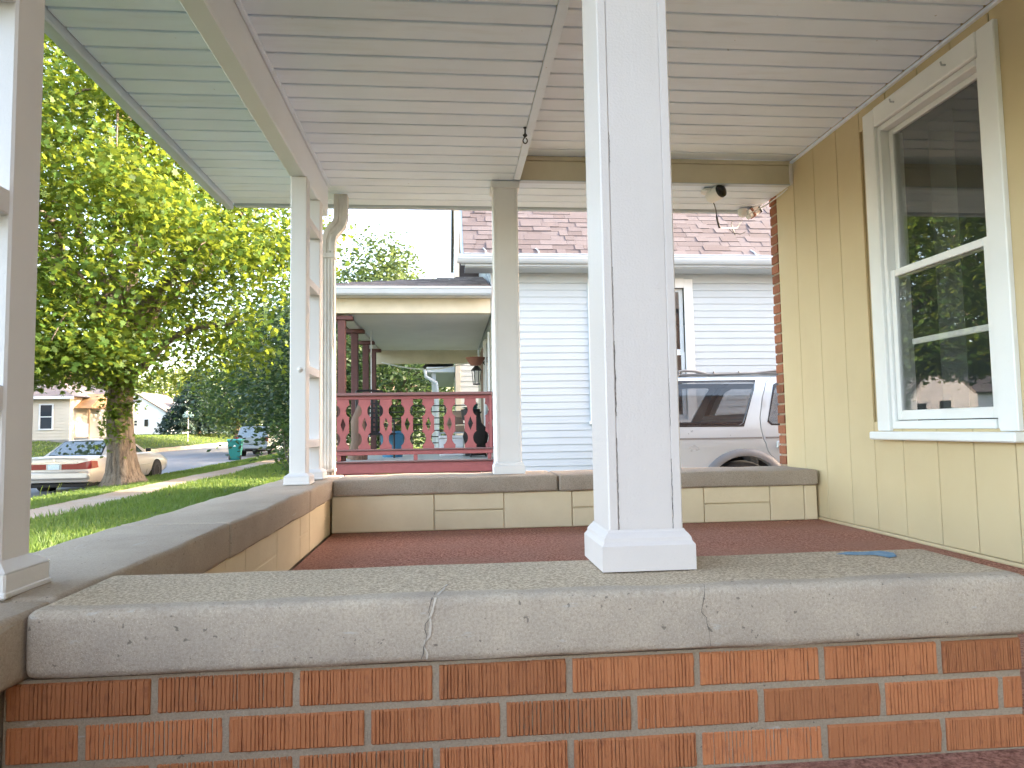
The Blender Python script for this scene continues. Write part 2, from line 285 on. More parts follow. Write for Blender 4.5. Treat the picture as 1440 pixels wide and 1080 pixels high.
MAT['bluepaint'] = mk('blue_smear', (0.07, 0.20, 0.33), (0.22, 0.32, 0.40), 60, 0.7)
MAT['caulk'] = mk('crack_filler', (0.58, 0.51, 0.43), (0.44, 0.38, 0.32), 60, 0.9)
MAT['crack'] = mk('hair_crack', (0.10, 0.085, 0.07), None, 4, 1.0)
MAT['driveway'] = MAT['sidewalk']
MAT['ceilgrey'] = mk('porch_ceiling_grey', (0.74, 0.73, 0.71), (0.68, 0.67, 0.65), 2, 0.7)

# ------------------------------------------------------------------ mesh helpers
CORN = [(-1,-1,-1), (1,-1,-1), (1,1,-1), (-1,1,-1), (-1,-1,1), (1,-1,1), (1,1,1), (-1,1,1)]
class MB:
    def __init__(s): s.v = []; s.f = []
    def add(s, vs_, fs_):
        o = len(s.v); s.v += [tuple(p) for p in vs_]; s.f += [tuple(i+o for i in f) for f in fs_]; return s
    def box(s, x0, x1, y0, y1, z0, z1, bev=0.0):
        lo = (min(x0, x1), min(y0, y1), min(z0, z1)); hi = (max(x0, x1), max(y0, y1), max(z0, z1))
        if bev <= 0:
            return s.add([tuple(hi[k] if c[k] > 0 else lo[k] for k in range(3)) for c in CORN], [(0,3,2,1), (4,5,6,7), (0,1,5,4), (1,2,6,5), (2,3,7,6), (3,0,4,7)])
        b = min(bev, *[(hi[k]-lo[k])*0.45 for k in range(3)]); V = []; idx = {}
        for ci, c in enumerate(CORN):
            for a in range(3):
                idx[(ci, a)] = len(V)
                V.append(tuple((hi[k] if c[k] > 0 else lo[k]) - (0 if k == a else b*c[k]) for k in range(3)))
        F = []
        for a in range(3):
            for sg in (-1, 1):
                cs = [ci for ci, c in enumerate(CORN) if c[a] == sg]; p, q = [k for k in range(3) if k != a]
                cs.sort(key=lambda ci: math.atan2(CORN[ci][q], CORN[ci][p]))
                f = [idx[(ci, a)] for ci in cs]
                if (sg < 0) != (a == 1): f.reverse()
                F.append(tuple(f))
        for i in range(8):
            for j in range(i+1, 8):
                df = [k for k in range(3) if CORN[i][k] != CORN[j][k]]
                if len(df) == 1:
                    p, q = [k for k in range(3) if k != df[0]]
                    F.append((idx[(i, p)], idx[(j, p)], idx[(j, q)], idx[(i, q)]))
            F.append((idx[(i, 0)], idx[(i, 1)], idx[(i, 2)]))
        return s.add(V, F)
    def prism(s, poly, axis, a0, a1):
        n = len(poly); V = []
        for a in (a0, a1):
            for (p, q) in poly: V.append({'x': (a, p, q), 'y': (p, a, q), 'z': (p, q, a)}[axis])
        return s.add(V, [tuple(range(n-1, -1, -1)), tuple(range(n, 2*n))] + [(i, (i+1) % n, n+(i+1) % n, n+i) for i in range(n)])
    def tube(s, pts, rad, sides=8, cap=True):
        pts = [Vector(p) for p in pts]; rad = rad if isinstance(rad, (list, tuple)) else [rad]*len(pts); V = []; F = []; pv = None
        for i, p in enumerate(pts):
            t = (pts[min(i+1, len(pts)-1)] - pts[max(i-1, 0)]).normalized()
            if pv is None: u = t.orthogonal().normalized()
            else: u = (pv - t*pv.dot(t)).normalized()
            pv = u; ww = t.cross(u)
            for k in range(sides):
                a = 2*math.pi*k/sides; V.append(p + (u*math.cos(a) + ww*math.sin(a))*rad[i])
        for i in range(len(pts)-1):
            for k in range(sides):
                a = i*sides+k; b = i*sides+(k+1) % sides; F.append((a, b, b+sides, a+sides))
        if cap: F.append(tuple(range(sides-1, -1, -1))); F.append(tuple((len(pts)-1)*sides+k for k in range(sides)))
        return s.add(V, F)
    def lathe(s, prof, c, axis='z', sides=20):
        V = []; F = []; n = len(prof)
        for k in range(sides):
            a = 2*math.pi*k/sides
            for (r, h) in prof:
                x, y = r*math.cos(a), r*math.sin(a)
                V.append({'z': (c[0]+x, c[1]+y, c[2]+h), 'x': (c[0]+h, c[1]+x, c[2]+y), 'y': (c[0]+x, c[1]+h, c[2]+y)}[axis])
        for k in range(sides):
            for i in range(n-1):
                F.append((k*n+i, ((k+1) % sides)*n+i, ((k+1) % sides)*n+i+1, k*n+i+1))
        return s.add(V, F)
    def mesh(s, name, mat, smooth=None):
        me = bpy.data.meshes.new(name); me.from_pydata(s.v, [], s.f); me.validate()
        bm = bmesh.new(); bm.from_mesh(me); bmesh.ops.recalc_face_normals(bm, faces=bm.faces); bm.to_mesh(me); bm.free()
        if mat: me.materials.append(MAT[mat] if isinstance(mat, str) else mat)
        if smooth is not None:
            me.polygons.foreach_set('use_smooth', [True]*len(me.polygons)); me.set_sharp_from_angle(angle=R(smooth))
        me.update(); return me
    def build(s, name, mat, parent=None, smooth=None, loc=None):
        return link(name, s.mesh(name, mat, smooth), parent, loc)
def link(name, me, parent=None, loc=None):
    o = bpy.data.objects.new(name, me); COL.objects.link(o)
    if parent: o.parent = parent
    if loc: o.location = loc
    return o
def tag(o, label, cat, group=None):
    o['label'] = label; o['category'] = cat
    if group: o['group'] = group
    return o
def thing(name, label, cat, group=None, loc=(0, 0, 0), rz=0):
    o = bpy.data.objects.new(name, None); COL.objects.link(o); o.location = loc; o.rotation_euler = (0, 0, rz); o.empty_display_size = 0.1
    return tag(o, label, cat, group)
def struct(o, kind='structure', label=None):
    o['kind'] = kind
    if label: o['label'] = label
    return o
def bx(name, mat, parent, x0, x1, y0, y1, z0, z1, bev=0.003, smooth=None):
    return MB().box(x0, x1, y0, y1, z0, z1, bev).build(name, mat, parent, smooth)
def sheet(outline, holes, fn, grid=0.12, depth=None):
    """Triangulated sheet from a 2D outline with holes, mapped to 3D by fn(u, v, d); rims folded in by depth."""
    pts = []; edges = []
    def loop(L):
        b = len(pts); pts.extend(Vector(p) for p in L); edges.extend((b+i, b+(i+1) % len(L)) for i in range(len(L)))
    def dens(L):
        out = []
        for i, p in enumerate(L):
            q = L[(i+1) % len(L)]; d = math.dist(p, q); n = max(1, int(d/grid))
            out += [(p[0]+(q[0]-p[0])*k/n, p[1]+(q[1]-p[1])*k/n) for k in range(n)]
        return out
    loops = [dens(outline)] + [dens(h) for h in holes]
    for L in loops: loop(L)
    def inside(p, L):
        c = False
        for i in range(len(L)):
            a, b = L[i], L[i-1]
            if (a[1] > p[1]) != (b[1] > p[1]) and p[0] < (b[0]-a[0])*(p[1]-a[1])/(b[1]-a[1]) + a[0]: c = not c
        return c
    xs = [p[0] for p in outline]; ys = [p[1] for p in outline]; x = min(xs)+grid/2
    while x < max(xs):
        y = min(ys)+grid/2
        while y < max(ys):
            if inside((x, y), outline) and not any(inside((x, y), h) for h in holes): pts.append(Vector((x, y)))
            y += grid
        x += grid
    V, E, F, *_ = geometry.delaunay_2d_cdt(pts, edges, [], 0, 1e-5)
    F = [f for f in F if inside(tuple(sum((V[i] for i in f), Vector((0, 0)))/len(f)), outline) and not any(inside(tuple(sum((V[i] for i in f), Vector((0, 0)))/len(f)), h) for h in holes)]
    mb = MB(); mb.add([fn(v.x, v.y, 0) for v in V], F)
    if depth:
        for L in loops:
            n = len(L); mb.add([fn(a, b, 0) for a, b in L] + [fn(a, b, depth) for a, b in L], [(i, (i+1) % n, n+(i+1) % n, n+i) for i in range(n)])
    return mb

# ------------------------------------------------------------------ terrain
def lerp_tab(x, tab):
    if x <= tab[0][0]: return tab[0][1]
    for (a, b), (c, d) in zip(tab, tab[1:]):
        if x <= c: return b + (d-b)*(x-a)/(c-a)
    return tab[-1][1]
KX, FX = -9.5, -20.5          # kerb lines of the street
BASE = [(-300, -0.6), (-60, -0.7), (-25, -0.85), (-21.2, -1.42), (-20.62, -1.56), (-20.6, -1.83), (-15, -1.76), (-9.62, -1.83), (-9.6, -1.62), (-7.35, -1.43), (-6.2, -1.40), (-1.6, -1.16), (300, -1.15)]
def gz(x, y):
    rmp = min(1.0, max(0.0, (-1.6-x)/4.5)); yy = min(max(y, -20), 75)
    return lerp_tab(x, BASE) + 0.011*yy*rmp
xs = [-700, -300, -150, -90, -60, -45, -35, -28, -25, -23, -21.2, -20.62, -20.6, -18, -15, -12, -9.62, -9.6, -8.8, -8, -7.35, -6.8, -6.2, -5, -4, -3, -2.2, -1.6, -0.9, 0, 2, 5, 10, 20, 50, 150, 400, 700]
ys = [-500, -150, -50, -20, -8, -4, 0] + [2*i for i in range(1, 38)] + [80, 95, 120, 180, 300, 700]
mb = MB(); nx = len(xs)
mb.add([(x, y, gz(x, y)-0.012) for y in ys for x in xs], [(j*nx+i, j*nx+i+1, (j+1)*nx+i+1, (j+1)*nx+i) for j in range(len(ys)-1) for i in range(nx-1)])
struct(mb.build('ground', 'ground', smooth=30))
def strip(name, mat, x0, x1, yy, dz, nseg=6, parent=None):
    m = MB(); X = [x0+(x1-x0)*i/nseg for i in range(nseg+1)]; n = nseg+1
    m.add([(x, y, gz(x, y)+dz) for y in yy for x in X], [(j*n+i, j*n+i+1, (j+1)*n+i+1, (j+1)*n+i) for j in range(len(yy)-1) for i in range(nseg)])
    return m.build(name, mat, parent)
struct(strip('street', 'asphalt', -20.59, -9.64, [-60, -20]+[4*i for i in range(-2, 20)]+[90, 140, 300], 0.006, 8))
for nm, x0, x1 in (('kerb', -9.62, -9.47), ('kerb', -20.75, -20.6)):
    m = MB()
    for j in range(-4, 30):
        y0, y1 = j*3.0, j*3.0+2.985; zt = gz(-9.6, (y0+y1)/2) if x0 > -15 else gz(-20.62, (y0+y1)/2)
        m.box(x0, x1, y0, y1, zt-0.35, zt+0.012, 0.015)
    struct(m.build(nm, 'kerb'))
sw = struct(MB().box(-7.25, -6.30, -30, 76, -2.4, -2.2).build('sidewalk', 'sidewalk'))
for j in range(-3, 34):
    y0 = 2.0+j*1.55; ym = y0+0.77; t = random.uniform(-0.012, 0.012); zz = gz(-6.8, ym)+0.015
    m = MB(); z0_, z1_ = gz(-6.8, y0)+0.02, gz(-6.8, y0+1.53)+0.02; a = random.uniform(-.012, .012); b = random.uniform(-.012, .012)
    V = [(-7.25, y0, z0_+a), (-6.3, y0, z0_-a), (-6.3, y0+1.53, z1_+b), (-7.25, y0+1.53, z1_-b)]
    m.add(V + [(p[0], p[1], p[2]-0.1) for p in V], [(0, 1, 2, 3), (4, 7, 6, 5), (0, 4, 5, 1), (1, 5, 6, 2), (2, 6, 7, 3), (3, 7, 4, 0)])
    m.build('slab', 'sidewalk', sw)
struct(MB().add([(-1.2, 4.9, -1.145), (16, 4.9, -1.13), (16, 10.1, -1.13), (-1.2, 10.1, -1.145)], [(0, 1, 2, 3)]).build('driveway', 'sidewalk'))

# ------------------------------------------------------------------ our porch: floor, house
ZF, ZT = -0.555, -0.262
struct(MB().box(-0.64, 2.17, -1.6, 3.86, ZF-0.03, ZF).build('porch_floor', 'carpet'))
struct(MB().box(-0.93, 2.17, -1.6, 4.17, -1.3, ZF-0.034).build('porch_slab', 'concdark'))
XW = 2.14
house = thing('house', 'house with cream vertical panelled wall, white sash window and white porch ceiling', 'house', loc=(XW, 4.40, -1.15))
house_i = Matrix.Translation(house.location).inverted()
def hp(o):                                     # parent to the house, keeping world coordinates
    o.parent = house; o.matrix_parent_inverse = house_i; return o
gro = [4.215, 3.985, 3.75, 3.512, 3.298, 3.08, 2.848, 2.64, 2.43, 2.21, 1.99, 1.77, 1.55, 1.33, 1.11, 0.89, 0.67, 0.45, 0.23, 0.01, -0.21, -0.43, -0.65, -0.87, -1.09, -1.31]
WY0, WY1, WZ0, WZ1 = 2.44, 3.18, 0.005, 1.51      # opening in the wall
for a, b in zip(gro[1:], gro):
    y0, y1 = a+0.0018, b-0.0018
    spans = [(ZF+0.018, 1.634)] if (y1 < WY0 or y0 > WY1) else [(ZF+0.018, WZ0), (WZ1, 1.634)]
    for z0, z1 in spans: hp(MB().box(XW, XW+0.014, y0, y1, z0, z1, 0.0022).build('wall_board', 'cream'))
# shoe along the bottom of the panelling and the strip under the ceiling
hp(MB().box(XW-0.006, XW+0.012, -1.4, 4.21, ZF, ZF+0.016, 0.003).build('base_strip', 'cream'))
hp(MB().box(XW-0.018, XW+0.012, -1.4, 3.99, 1.618, 1.633, 0.002).build('ceiling_strip', 'soffit'))
m = MB()
m.box(XW+0.016, XW+0.10, -1.4, WY0, -1.15, 2.9).box(XW+0.016, XW+0.10, WY1, 4.22, -1.15, 2.9).box(XW+0.016, XW+0.10, WY0, WY1, -1.15, WZ0).box(XW+0.016, XW+0.10, WY0, WY1, WZ1, 2.9)
hp(m.build('front_wall', 'cream'))
m = MB(); m.box(XW+0.03, 11, 4.22, 4.305, -1.15, 3.0); m.box(11, 11.2, -7, 4.4, -1.15, 3.0); m.box(XW, 11, -7, -6.8, -1.15, 3.0); m.box(XW+.01, XW+.10, -6.8, -1.42, -1.15, 3.0)
hp(m.build('side_wall', 'brickwall'))
hp(MB().box(XW+0.11, 11, -6.8, 4.2, 2.85, 2.95).build('room_ceiling', 'dark'))
hp(MB().box(XW+3.2, XW+3.3, -6.7, 4.2, -0.6, 2.84).build('room_wall', 'darkwall')); hp(MB().box(XW+0.12, XW+3.19, 4.12, 4.2, -0.6, 2.84).build('room_wall', 'darkwall'))
hp(MB().box(XW+0.11, 11, -6.8, 4.2, -0.7, -0.6).build('room_floor', 'wood'))
m = MB().prism([(-7.3, 2.96), (4.42, 2.96), (-1.3, 6.4)], 'x', 1.9, 11.4); hp(m.build('roof', 'roofdark'))
# brick corner of the house, seen edge-on past the panelling: every brick laid
var = []
for k in range(4):
    m = MB().box(-0.05, 0.05, -0.1, 0.1, -0.0265, 0.0265, 0.003); var.append(m.mesh('brick', 'brick2'))
for k in range(40):
    z = -1.11 + k*0.0655
    if z > 1.62: break
    y1_ = 4.312+random.uniform(-.003, .003); yc, ln = (4.2225+y1_)/2, y1_-4.2225
    o = link('brick', var[k % 4]); o.location = (XW+0.050+random.uniform(-.003, .002), yc, z+0.03); o.scale = (1, ln/0.2, 1); hp(o)
hp(MB().box(XW+0.006, XW+0.03, 4.222, 4.302, -1.14, 1.62).build('mortar_bed', 'mortar'))
# window
win = hp(MB().box(XW-0.022, XW+0.003, 2.385, 2.475, -0.04, 1.565, 0.004).build('window', 'trimwhite'))
win['label'] = 'white painted double-hung window'
def wp(o): o.parent = win; return o
wp(bx('casing', 'trimwhite', None, XW-0.022, XW+0.003, 3.145, 3.235, -0.04, 1.565, 0.004))
wp(bx('casing', 'trimwhite', None, XW-0.024, XW+0.003, 2.477, 3.143, 1.47, 1.567, 0.004))
wp(bx('sill', 'trimwhite', None, XW-0.058, XW+0.01, 2.365, 3.252, -0.082, -0.043, 0.006))
m = MB()   # jamb liner and frame step
for (a, b, c, d) in ((2.477, 2.50, -0.03, 1.468), (3.12, 3.143, -0.03, 1.468)): m.box(XW-0.006, XW+0.09, a, b, c, d, 0.003)
m.box(XW-0.006, XW+0.09, 2.502, 3.118, 1.44, 1.468, 0.003); m.box(XW-0.012, XW+0.09, 2.502, 3.118, -0.03, 0.008, 0.003)
wp(m.build('frame', 'trimwhite'))
def sash(name, x0, x1, z0, z1, st, bot, top):
    m = MB(); m.box(x0, x1, 2.503, 2.503+st, z0, z1, 0.003).box(x0, x1, 3.117-st, 3.117, z0, z1, 0.003)
    m.box(x0+.001, x1-.001, 2.503+st+.0005, 3.117-st-.0005, z0, z0+bot, 0.003).box(x0+.001, x1-.001, 2.503+st+.0005, 3.117-st-.0005, z1-top, z1, 0.003)
    s = wp(m.build(name, 'trimwhite'))
    wp(bx('pane', 'glass', None, (x0+x1)/2-.002, (x0+x1)/2+.002, 2.503+st-.004, 3.117-st+.004, z0+bot-.004, z1-top+.004, 0))
sash('upper_sash', XW+0.034, XW+0.058, 0.70, 1.438, 0.03, 0.034, 0.026)
sash('lower_sash', XW+0.006, XW+0.030, 0.012, 0.738, 0.03, 0.045, 0.034)
# the old inner window behind: rails and a pale blind edge, a curtain
m = MB(); m.box(XW+0.031, XW+0.044, 2.52, 3.02, 0.365, 0.392, 0.003).box(XW+0.12, XW+0.15, 2.40, 2.45, 0, 1.46, 0.003).box(XW+0.12, XW+0.15, 3.17, 3.22, 0, 1.46, 0.003)
wp(m.build('inner_frame', 'trimwhite'))
m = MB(); n = 14
for k in range(n):
    y0 = 3.06-k*0.012; m.add([(XW+0.20+0.012*(k % 2), y0, 0), (XW+0.20+0.012*((k+1) % 2), y0-0.012, 0), (XW+0.20+0.012*((k+1) % 2), y0-0.012, 1.46), (XW+0.20+0.012*(k % 2), y0, 1.46)], [(0, 1, 2, 3)])
wp(m.build('curtain', 'darkwall'))
for y, z in ((2.64, 1.515), (2.98, 1.52)):
    wp(MB().tube([(XW-0.024, y, z), (XW-0.042, y, z), (XW-0.046, y, z+0.014)], 0.004, 6).build('hook', 'galv'))

# ------------------------------------------------------------------ porch ceiling
ZA, ZB = 1.49, 1.635
YN, YE = 0.55, 4.53
def board_mesh(name, x0, x1, pitch=0.1222, z=0):
    # flat face with a stepped groove along one long edge
    prof = [(0, 0.010), (0, 0.002), (0.003, 0), (pitch-0.016, 0), (pitch-0.012, 0.007), (pitch-0.002, 0.008), (pitch, 0.010)]
    return MB().prism(prof, 'x', x0, x1).mesh(name, 'soffit')
ceil = hp(MB().box(-1.42, 2.135, YN, YE, ZB+0.03, ZB+0.05).build('ceiling', 'soffit'))
ceil['label'] = 'porch ceiling of narrow white vinyl boards'
def cp(o): o.parent = ceil; return o
mL = board_mesh('ceiling_board', -1.385, -0.805); mA = board_mesh('ceiling_board', -0.705, 0.392); mB_ = board_mesh('ceiling_board', 0.437, 2.122); mE = board_mesh('ceiling_board', 0.437, 2.132); mC = board_mesh('ceiling_board', -0.785, 0.437)
k = 0; y = YN+0.03
y0 = 4.5145 - 0.1222*51
for k in range(19, 51):
    y = y0 + 0.1222*k
    cp(link('ceiling_board', mL, None, (0, y, ZA)))
    cp(link('ceiling_board', mA if y < 3.98 else mC, None, (0, y, ZA)))
    if y < 3.93:
        yy = y - 0.0085
        if yy + 0.1222 < 3.985: cp(link('ceiling_board', mB_, None, (0, yy, ZB))); yl = yy + 0.1222
    if y >= 3.99: cp(link('ceiling_board', mE, None, (0, y, ZA)))
cp(bx('ceiling_board', 'soffit', None, 0.437, 2.122, yl+0.001, 3.988, ZB+0.001, ZB+0.01, 0))
# trim: strip along the step, edge channels, beams, fascia
cp(bx('edge_strip', 'soffit', None, 0.394, 0.434, YN, 3.985, ZA-0.006, ZA+0.004, 0.002))
cp(bx('edge_strip', 'beige', None, 0.424, 0.435, YN, 3.985, ZA+0.005, ZB+0.02, 0))
cp(bx('edge_strip', 'soffit', None, -0.722, -0.704, YN, 4.16, ZA-0.010, ZA+0.006, 0.002))
hp(MB().box(0.436, 2.122, 3.995, 4.028, ZA-0.003, ZB-0.028, 0.002).build('beam', 'beige'))
hp(MB().box(0.436, 2.122, 3.989, 4.02, ZB-0.026, ZB+0.0005, 0.003).build('beam_cap', 'beige'))
hp(MB().box(0.436, 2.122, 3.986, 4.03, ZA-0.009, ZA-0.0035, 0.001).build('beam_edge', 'alu'))
hp(MB().box(-0.803, -0.724, YN, 4.17, 1.305, ZA+0.02, 0.004).build('beam', 'white_lift_beam'))
hp(MB().box(-1.435, -1.39, YN, YE, ZA-0.035, ZA+0.16, 0.006).build('fascia', 'alu'))
hp(MB().box(-1.387, 2.134, YE-0.013, YE+0.03, ZA-0.012, ZA+0.16, 0.004).build('fascia', 'alu'))
hp(MB().box(-1.387, 2.134, YN-0.04, YN-0.005, ZA-0.012, ZA+0.16, 0.004).build('fascia', 'alu'))
m = MB().add([(-1.46, YN-.04, ZA+0.165), (2.2, YN-.04, 2.75), (2.2, YE+.04, 2.75), (-1.46, YE+.04, ZA+0.165), (-1.46, YN-.04, ZA+0.20), (2.2, YN-.04, 2.80), (2.2, YE+.04, 2.80), (-1.46, YE+.04, ZA+0.20)], [(0, 3, 2, 1), (4, 5, 6, 7), (0, 1, 5, 4), (1, 2, 6, 5), (2, 3, 7, 6), (3, 0, 4, 7)])
m.prism([(-1.38, ZA+0.163), (2.13, ZA+0.163), (2.13, 2.68)], 'y', YE-0.01, YE+0.02); m.prism([(-1.38, ZA+0.163), (2.13, ZA+0.163), (2.13, 2.68)], 'y', YN-0.03, YN-0.01)
hp(m.build('porch_roof', 'roofdark'))
# gutter along the street side eave
hp(MB().prism([(-1.437, ZA+0.02), (-1.50, ZA+0.02), (-1.545, ZA+0.09), (-1.545, ZA+0.13), (-1.437, ZA+0.13)], 'y', YN, YE+0.03).build('gutter', 'alu'))

# ------------------------------------------------------------------ parapets
def coping(parent, mat, x0, x1, y0, y1, z0, z1, r=0.022, name='coping_slab', seed=0, wob=1.0):
    """Cast slab with worn, rounded and slightly wavy edges."""
    bm = bmesh.new(); bmesh.ops.create_cube(bm, size=1)
    for v in bm.verts: v.co = Vector(((x0+x1)/2+v.co.x*(x1-x0), (y0+y1)/2+v.co.y*(y1-y0), (z0+z1)/2+v.co.z*(z1-z0)))
    L = max(x1-x0, y1-y0); ax = 0 if (x1-x0) > (y1-y0) else 1; lo = (x0, y0)[ax]
    n = max(2, int(L/0.06))
    for i in range(1, n):
        co = [0, 0, 0]; co[ax] = lo+L*i/n; no = [0, 0, 0]; no[ax] = 1
        bmesh.ops.bisect_plane(bm, geom=bm.verts[:]+bm.edges[:]+bm.faces[:], plane_co=co, plane_no=no)
    es = [e for e in bm.edges if abs((e.verts[0].co-e.verts[1].co).normalized()[ax]) > 0.9 or all(abs(v.co[ax]-lo) < 1e-5 for v in e.verts) or all(abs(v.co[ax]-lo-L) < 1e-5 for v in e.verts)]
    bmesh.ops.bevel(bm, geom=es, offset=r, segments=3, profile=0.55, affect='EDGES')
    rr = random.Random(seed)
    ph = [rr.uniform(0, 6) for _ in range(6)]
    for v in bm.verts:
        t = v.co[ax]; wv = wob*(0.0016*math.sin(t*9+ph[0]) + 0.0012*math.sin(t*23+ph[1]) + rr.uniform(-.0007, .0007))
        v.co.z += wv if v.co.z > (z0+z1)/2 else wv*0.8 + rr.uniform(-.0025, .0005)
        o = 1-ax
        v.co[o] += wob*(0.0015*math.sin(t*13+ph[2]) + rr.uniform(-.0008, .0008))
    me = bpy.data.meshes.new(name); bm.to_mesh(me); bm.free(); me.materials.append(MAT[mat])
    me.polygons.foreach_set('use_smooth', [True]*len(me.polygons)); me.set_sharp_from_angle(angle=R(40))
    return link(name, me, parent)
near = thing('parapet_wall', 'low orange ribbed-brick wall with thick grey concrete coping across the front', 'wall')
cs = coping(near, 'conc', -0.634, 0.982, 1.10, 1.372, -0.362, ZT, 0.015, seed=3, wob=.35)
def ribbon(pts, wd, nrm, name, mat, parent):
    m = MB(); V = []; F = []
    for i, p in enumerate(pts):
        p = Vector(p); t = (Vector(pts[min(i+1, len(pts)-1)])-Vector(pts[max(i-1, 0)])).normalized(); s_ = t.cross(Vector(nrm[i])).normalized()*wd*random.uniform(.5, 1.3)
        V += [p+s_, p-s_]
    F = [(2*i, 2*i+1, 2*i+3, 2*i+2) for i in range(len(pts)-1)]
    m.add(V, F); return m.build(name, mat, parent)
def crackline(x, wd, mat, name, dx, seed):
    rr = random.Random(seed); pts = []; nr = []
    for k in range(9): pts.append((x+dx*k/8+rr.uniform(-.004, .004), 1.0978, -0.355+0.072*k/8)); nr.append((0, -1, 0))
    pts.append((pts[-1][0]+.002, 1.0985, -0.275)); nr.append((0, -1, .3)); pts.append((pts[-1][0]+.003, 1.1035, ZT-0.0025)); nr.append((0, -.7, .7)); pts.append((pts[-1][0]+.004, 1.118, ZT+0.0008)); nr.append((0, 0, 1))
    for k in range(5): pts.append((pts[-1][0]+dx*0.2+rr.uniform(-.004, .006), 1.135+0.012*k, ZT+0.0012)); nr.append((0, 0, 1))
    ribbon(pts, wd, nr, name, mat, cs)
crackline(-0.043, 0.0017, 'caulk', 'crack_filler', 0.012, 2)
crackline(-0.046, 0.0005, 'crack', 'crack', 0.012, 3)
crackline(0.415, 0.0004, 'crack', 'crack', -0.012, 5)
m = MB(); sm = [(0.765, 1.325), (0.80, 1.345), (0.83, 1.338), (0.872, 1.345), (0.885, 1.32), (0.868, 1.285), (0.845, 1.272), (0.835, 1.305), (0.80, 1.31)]
m.add([(x, y, ZT+0.0014) for x, y in sm], [tuple(range(len(sm)))]); m.build('paint_smear', 'bluepaint', cs)
# mortar core and ribbed bricks
MB().box(-0.668, 0.966, 1.1175, 1.345, ZF, -0.366).build('mortar_core', 'mortar', near)
MB().box(-0.63, 0.958, 1.347, 1.357, ZF, -0.366).build('inner_face', 'block', near)
def rib_brick(W, H, seed):
    rr = random.Random(seed); dk = rr.choice([.45, .8, 1.0, 1.2]); V = []; F = []; x = -W/2; prof = [(x, 0.002)]; x += 0.0025; prof.append((x, 0.0))
    while x < W/2-0.008:
        a = rr.uniform(.0022, .0052); g = rr.uniform(.0014, .0030); d = rr.uniform(.0012, .0050)*dk
        x += a; prof.append((x, 0.0+rr.uniform(0, .0006))); prof.append((x+g*0.35, d)); prof.append((x+g*0.7, d)); x += g; prof.append((x, 0.0+rr.uniform(0, .0006)))
    prof.append((W/2-0.0025, 0.0)); prof.append((W/2, 0.003))
    # each rib line is broken at a few heights so no groove runs dead straight
    hz = [-H/2, -H/2+0.0025, -H*0.22, H*0.05, H*0.27, H/2-0.0025, H/2]
    for hi, h in enumerate(hz):
        for (px, d) in prof:
            dd = d*(1 if rr.random() < .8 else rr.uniform(.1, .6)) + (0.003 if hi in (0, len(hz)-1) else 0)
            V.append((px+rr.uniform(-.0005, .0005), dd, h))
    n = len(prof)
    F = [(j*n+i, j*n+i+1, (j+1)*n+i+1, (j+1)*n+i) for j in range(len(hz)-1) for i in range(n-1)]
    b = len(V); V += [(-W/2, 0.05, -H/2), (W/2, 0.05, -H/2), (W/2, 0.05, H/2), (-W/2, 0.05, H/2)]
    F += [tuple([b, b+1] + list(range(n-1, -1, -1))), tuple([b+2, b+3] + list(range((len(hz)-1)*n, len(hz)*n))), tuple([b+3, b] + [j*n for j in range(len(hz))]), tuple([b+1, b+2] + [j*n+n-1 for j in range(len(hz)-1, -1, -1)])]
    me = bpy.data.meshes.new('brick'); me.from_pydata(V, [], F); me.materials.append(MAT['brick']); me.update(); return me
BV = [rib_brick(0.201, 0.053, s) for s in range(6)]
BH = [rib_brick(0.096, 0.053, 20+s) for s in range(3)]
j0 = [-0.452, -0.241, -0.026, 0.187, 0.398, 0.612, 0.82]
for c in range(3):
    zc = -0.366-0.0315-0.0635*c
    js = [-0.668]+j0+[0.972] if c != 1 else [-0.668, -0.556, -0.346, -0.132, 0.08, 0.292, 0.505, 0.716, 0.928, 0.972]
    for a, b in zip(js, js[1:]):
        W = b-a-0.011
        if W < 0.02: continue
        src = BV if W > 0.14 else BH
        o = link('brick', random.choice(src), near, ((a+b)/2, 1.113+random.uniform(-.0015, .0025), zc)); o.scale = (W/(0.201 if W > 0.14 else 0.096), 1, 1); o.rotation_euler = (0, random.uniform(-.006, .006), 0)

left = thing('parapet_wall', 'street-side low wall with long pale concrete coping and cream block inner face', 'wall')
jy = [-1.6, -0.35, 1.188, 2.085, 3.22, 4.235]
for i, (a, b) in enumerate(zip(jy, jy[1:])):
    coping(left, 'concleft', -0.955, -0.638, a+0.003, b-0.003, -0.365, ZT+random.uniform(-.002, .001), 0.012, seed=10+i)
MB().box(-0.93, -0.672, -1.58, 4.17, -1.16, -0.366).build('core', 'mortar', left)
def block_face(parent, axis, fixed, sgn, spans, z0, z1):
    for a, b, split in spans:
        rows = [(z0, z1)] if not split else [(z0, z0+(z1-z0)*0.53-0.002), (z0+(z1-z0)*0.53+0.002, z1)]
        for p, q in rows:
            m = MB()
            if axis == 'x': m.box(a+.002, b-.002, min(fixed, fixed+sgn*.02), max(fixed, fixed+sgn*.02), p, q, 0.004)
            else: m.box(min(fixed, fixed+sgn*.02), max(fixed, fixed+sgn*.02), a+.002, b-.002, p, q, 0.004)
            m.build('block', 'block', parent)
sp = []; y = 1.38
for i, L in enumerate([0.30, 0.40, 0.20, 0.40, 0.40, 0.20, 0.40, 0.20]):
    b = min(y+L, 3.835); sp.append((y, b, i % 2 == 1)); y = b
    if y >= 3.83: break
block_face(left, 'y', -0.652, -1, sp, ZF+0.002, -0.367)
MB().box(-0.664, -0.654, 1.36, 3.838, ZF, -0.37).build('joint_bed', 'block', left)

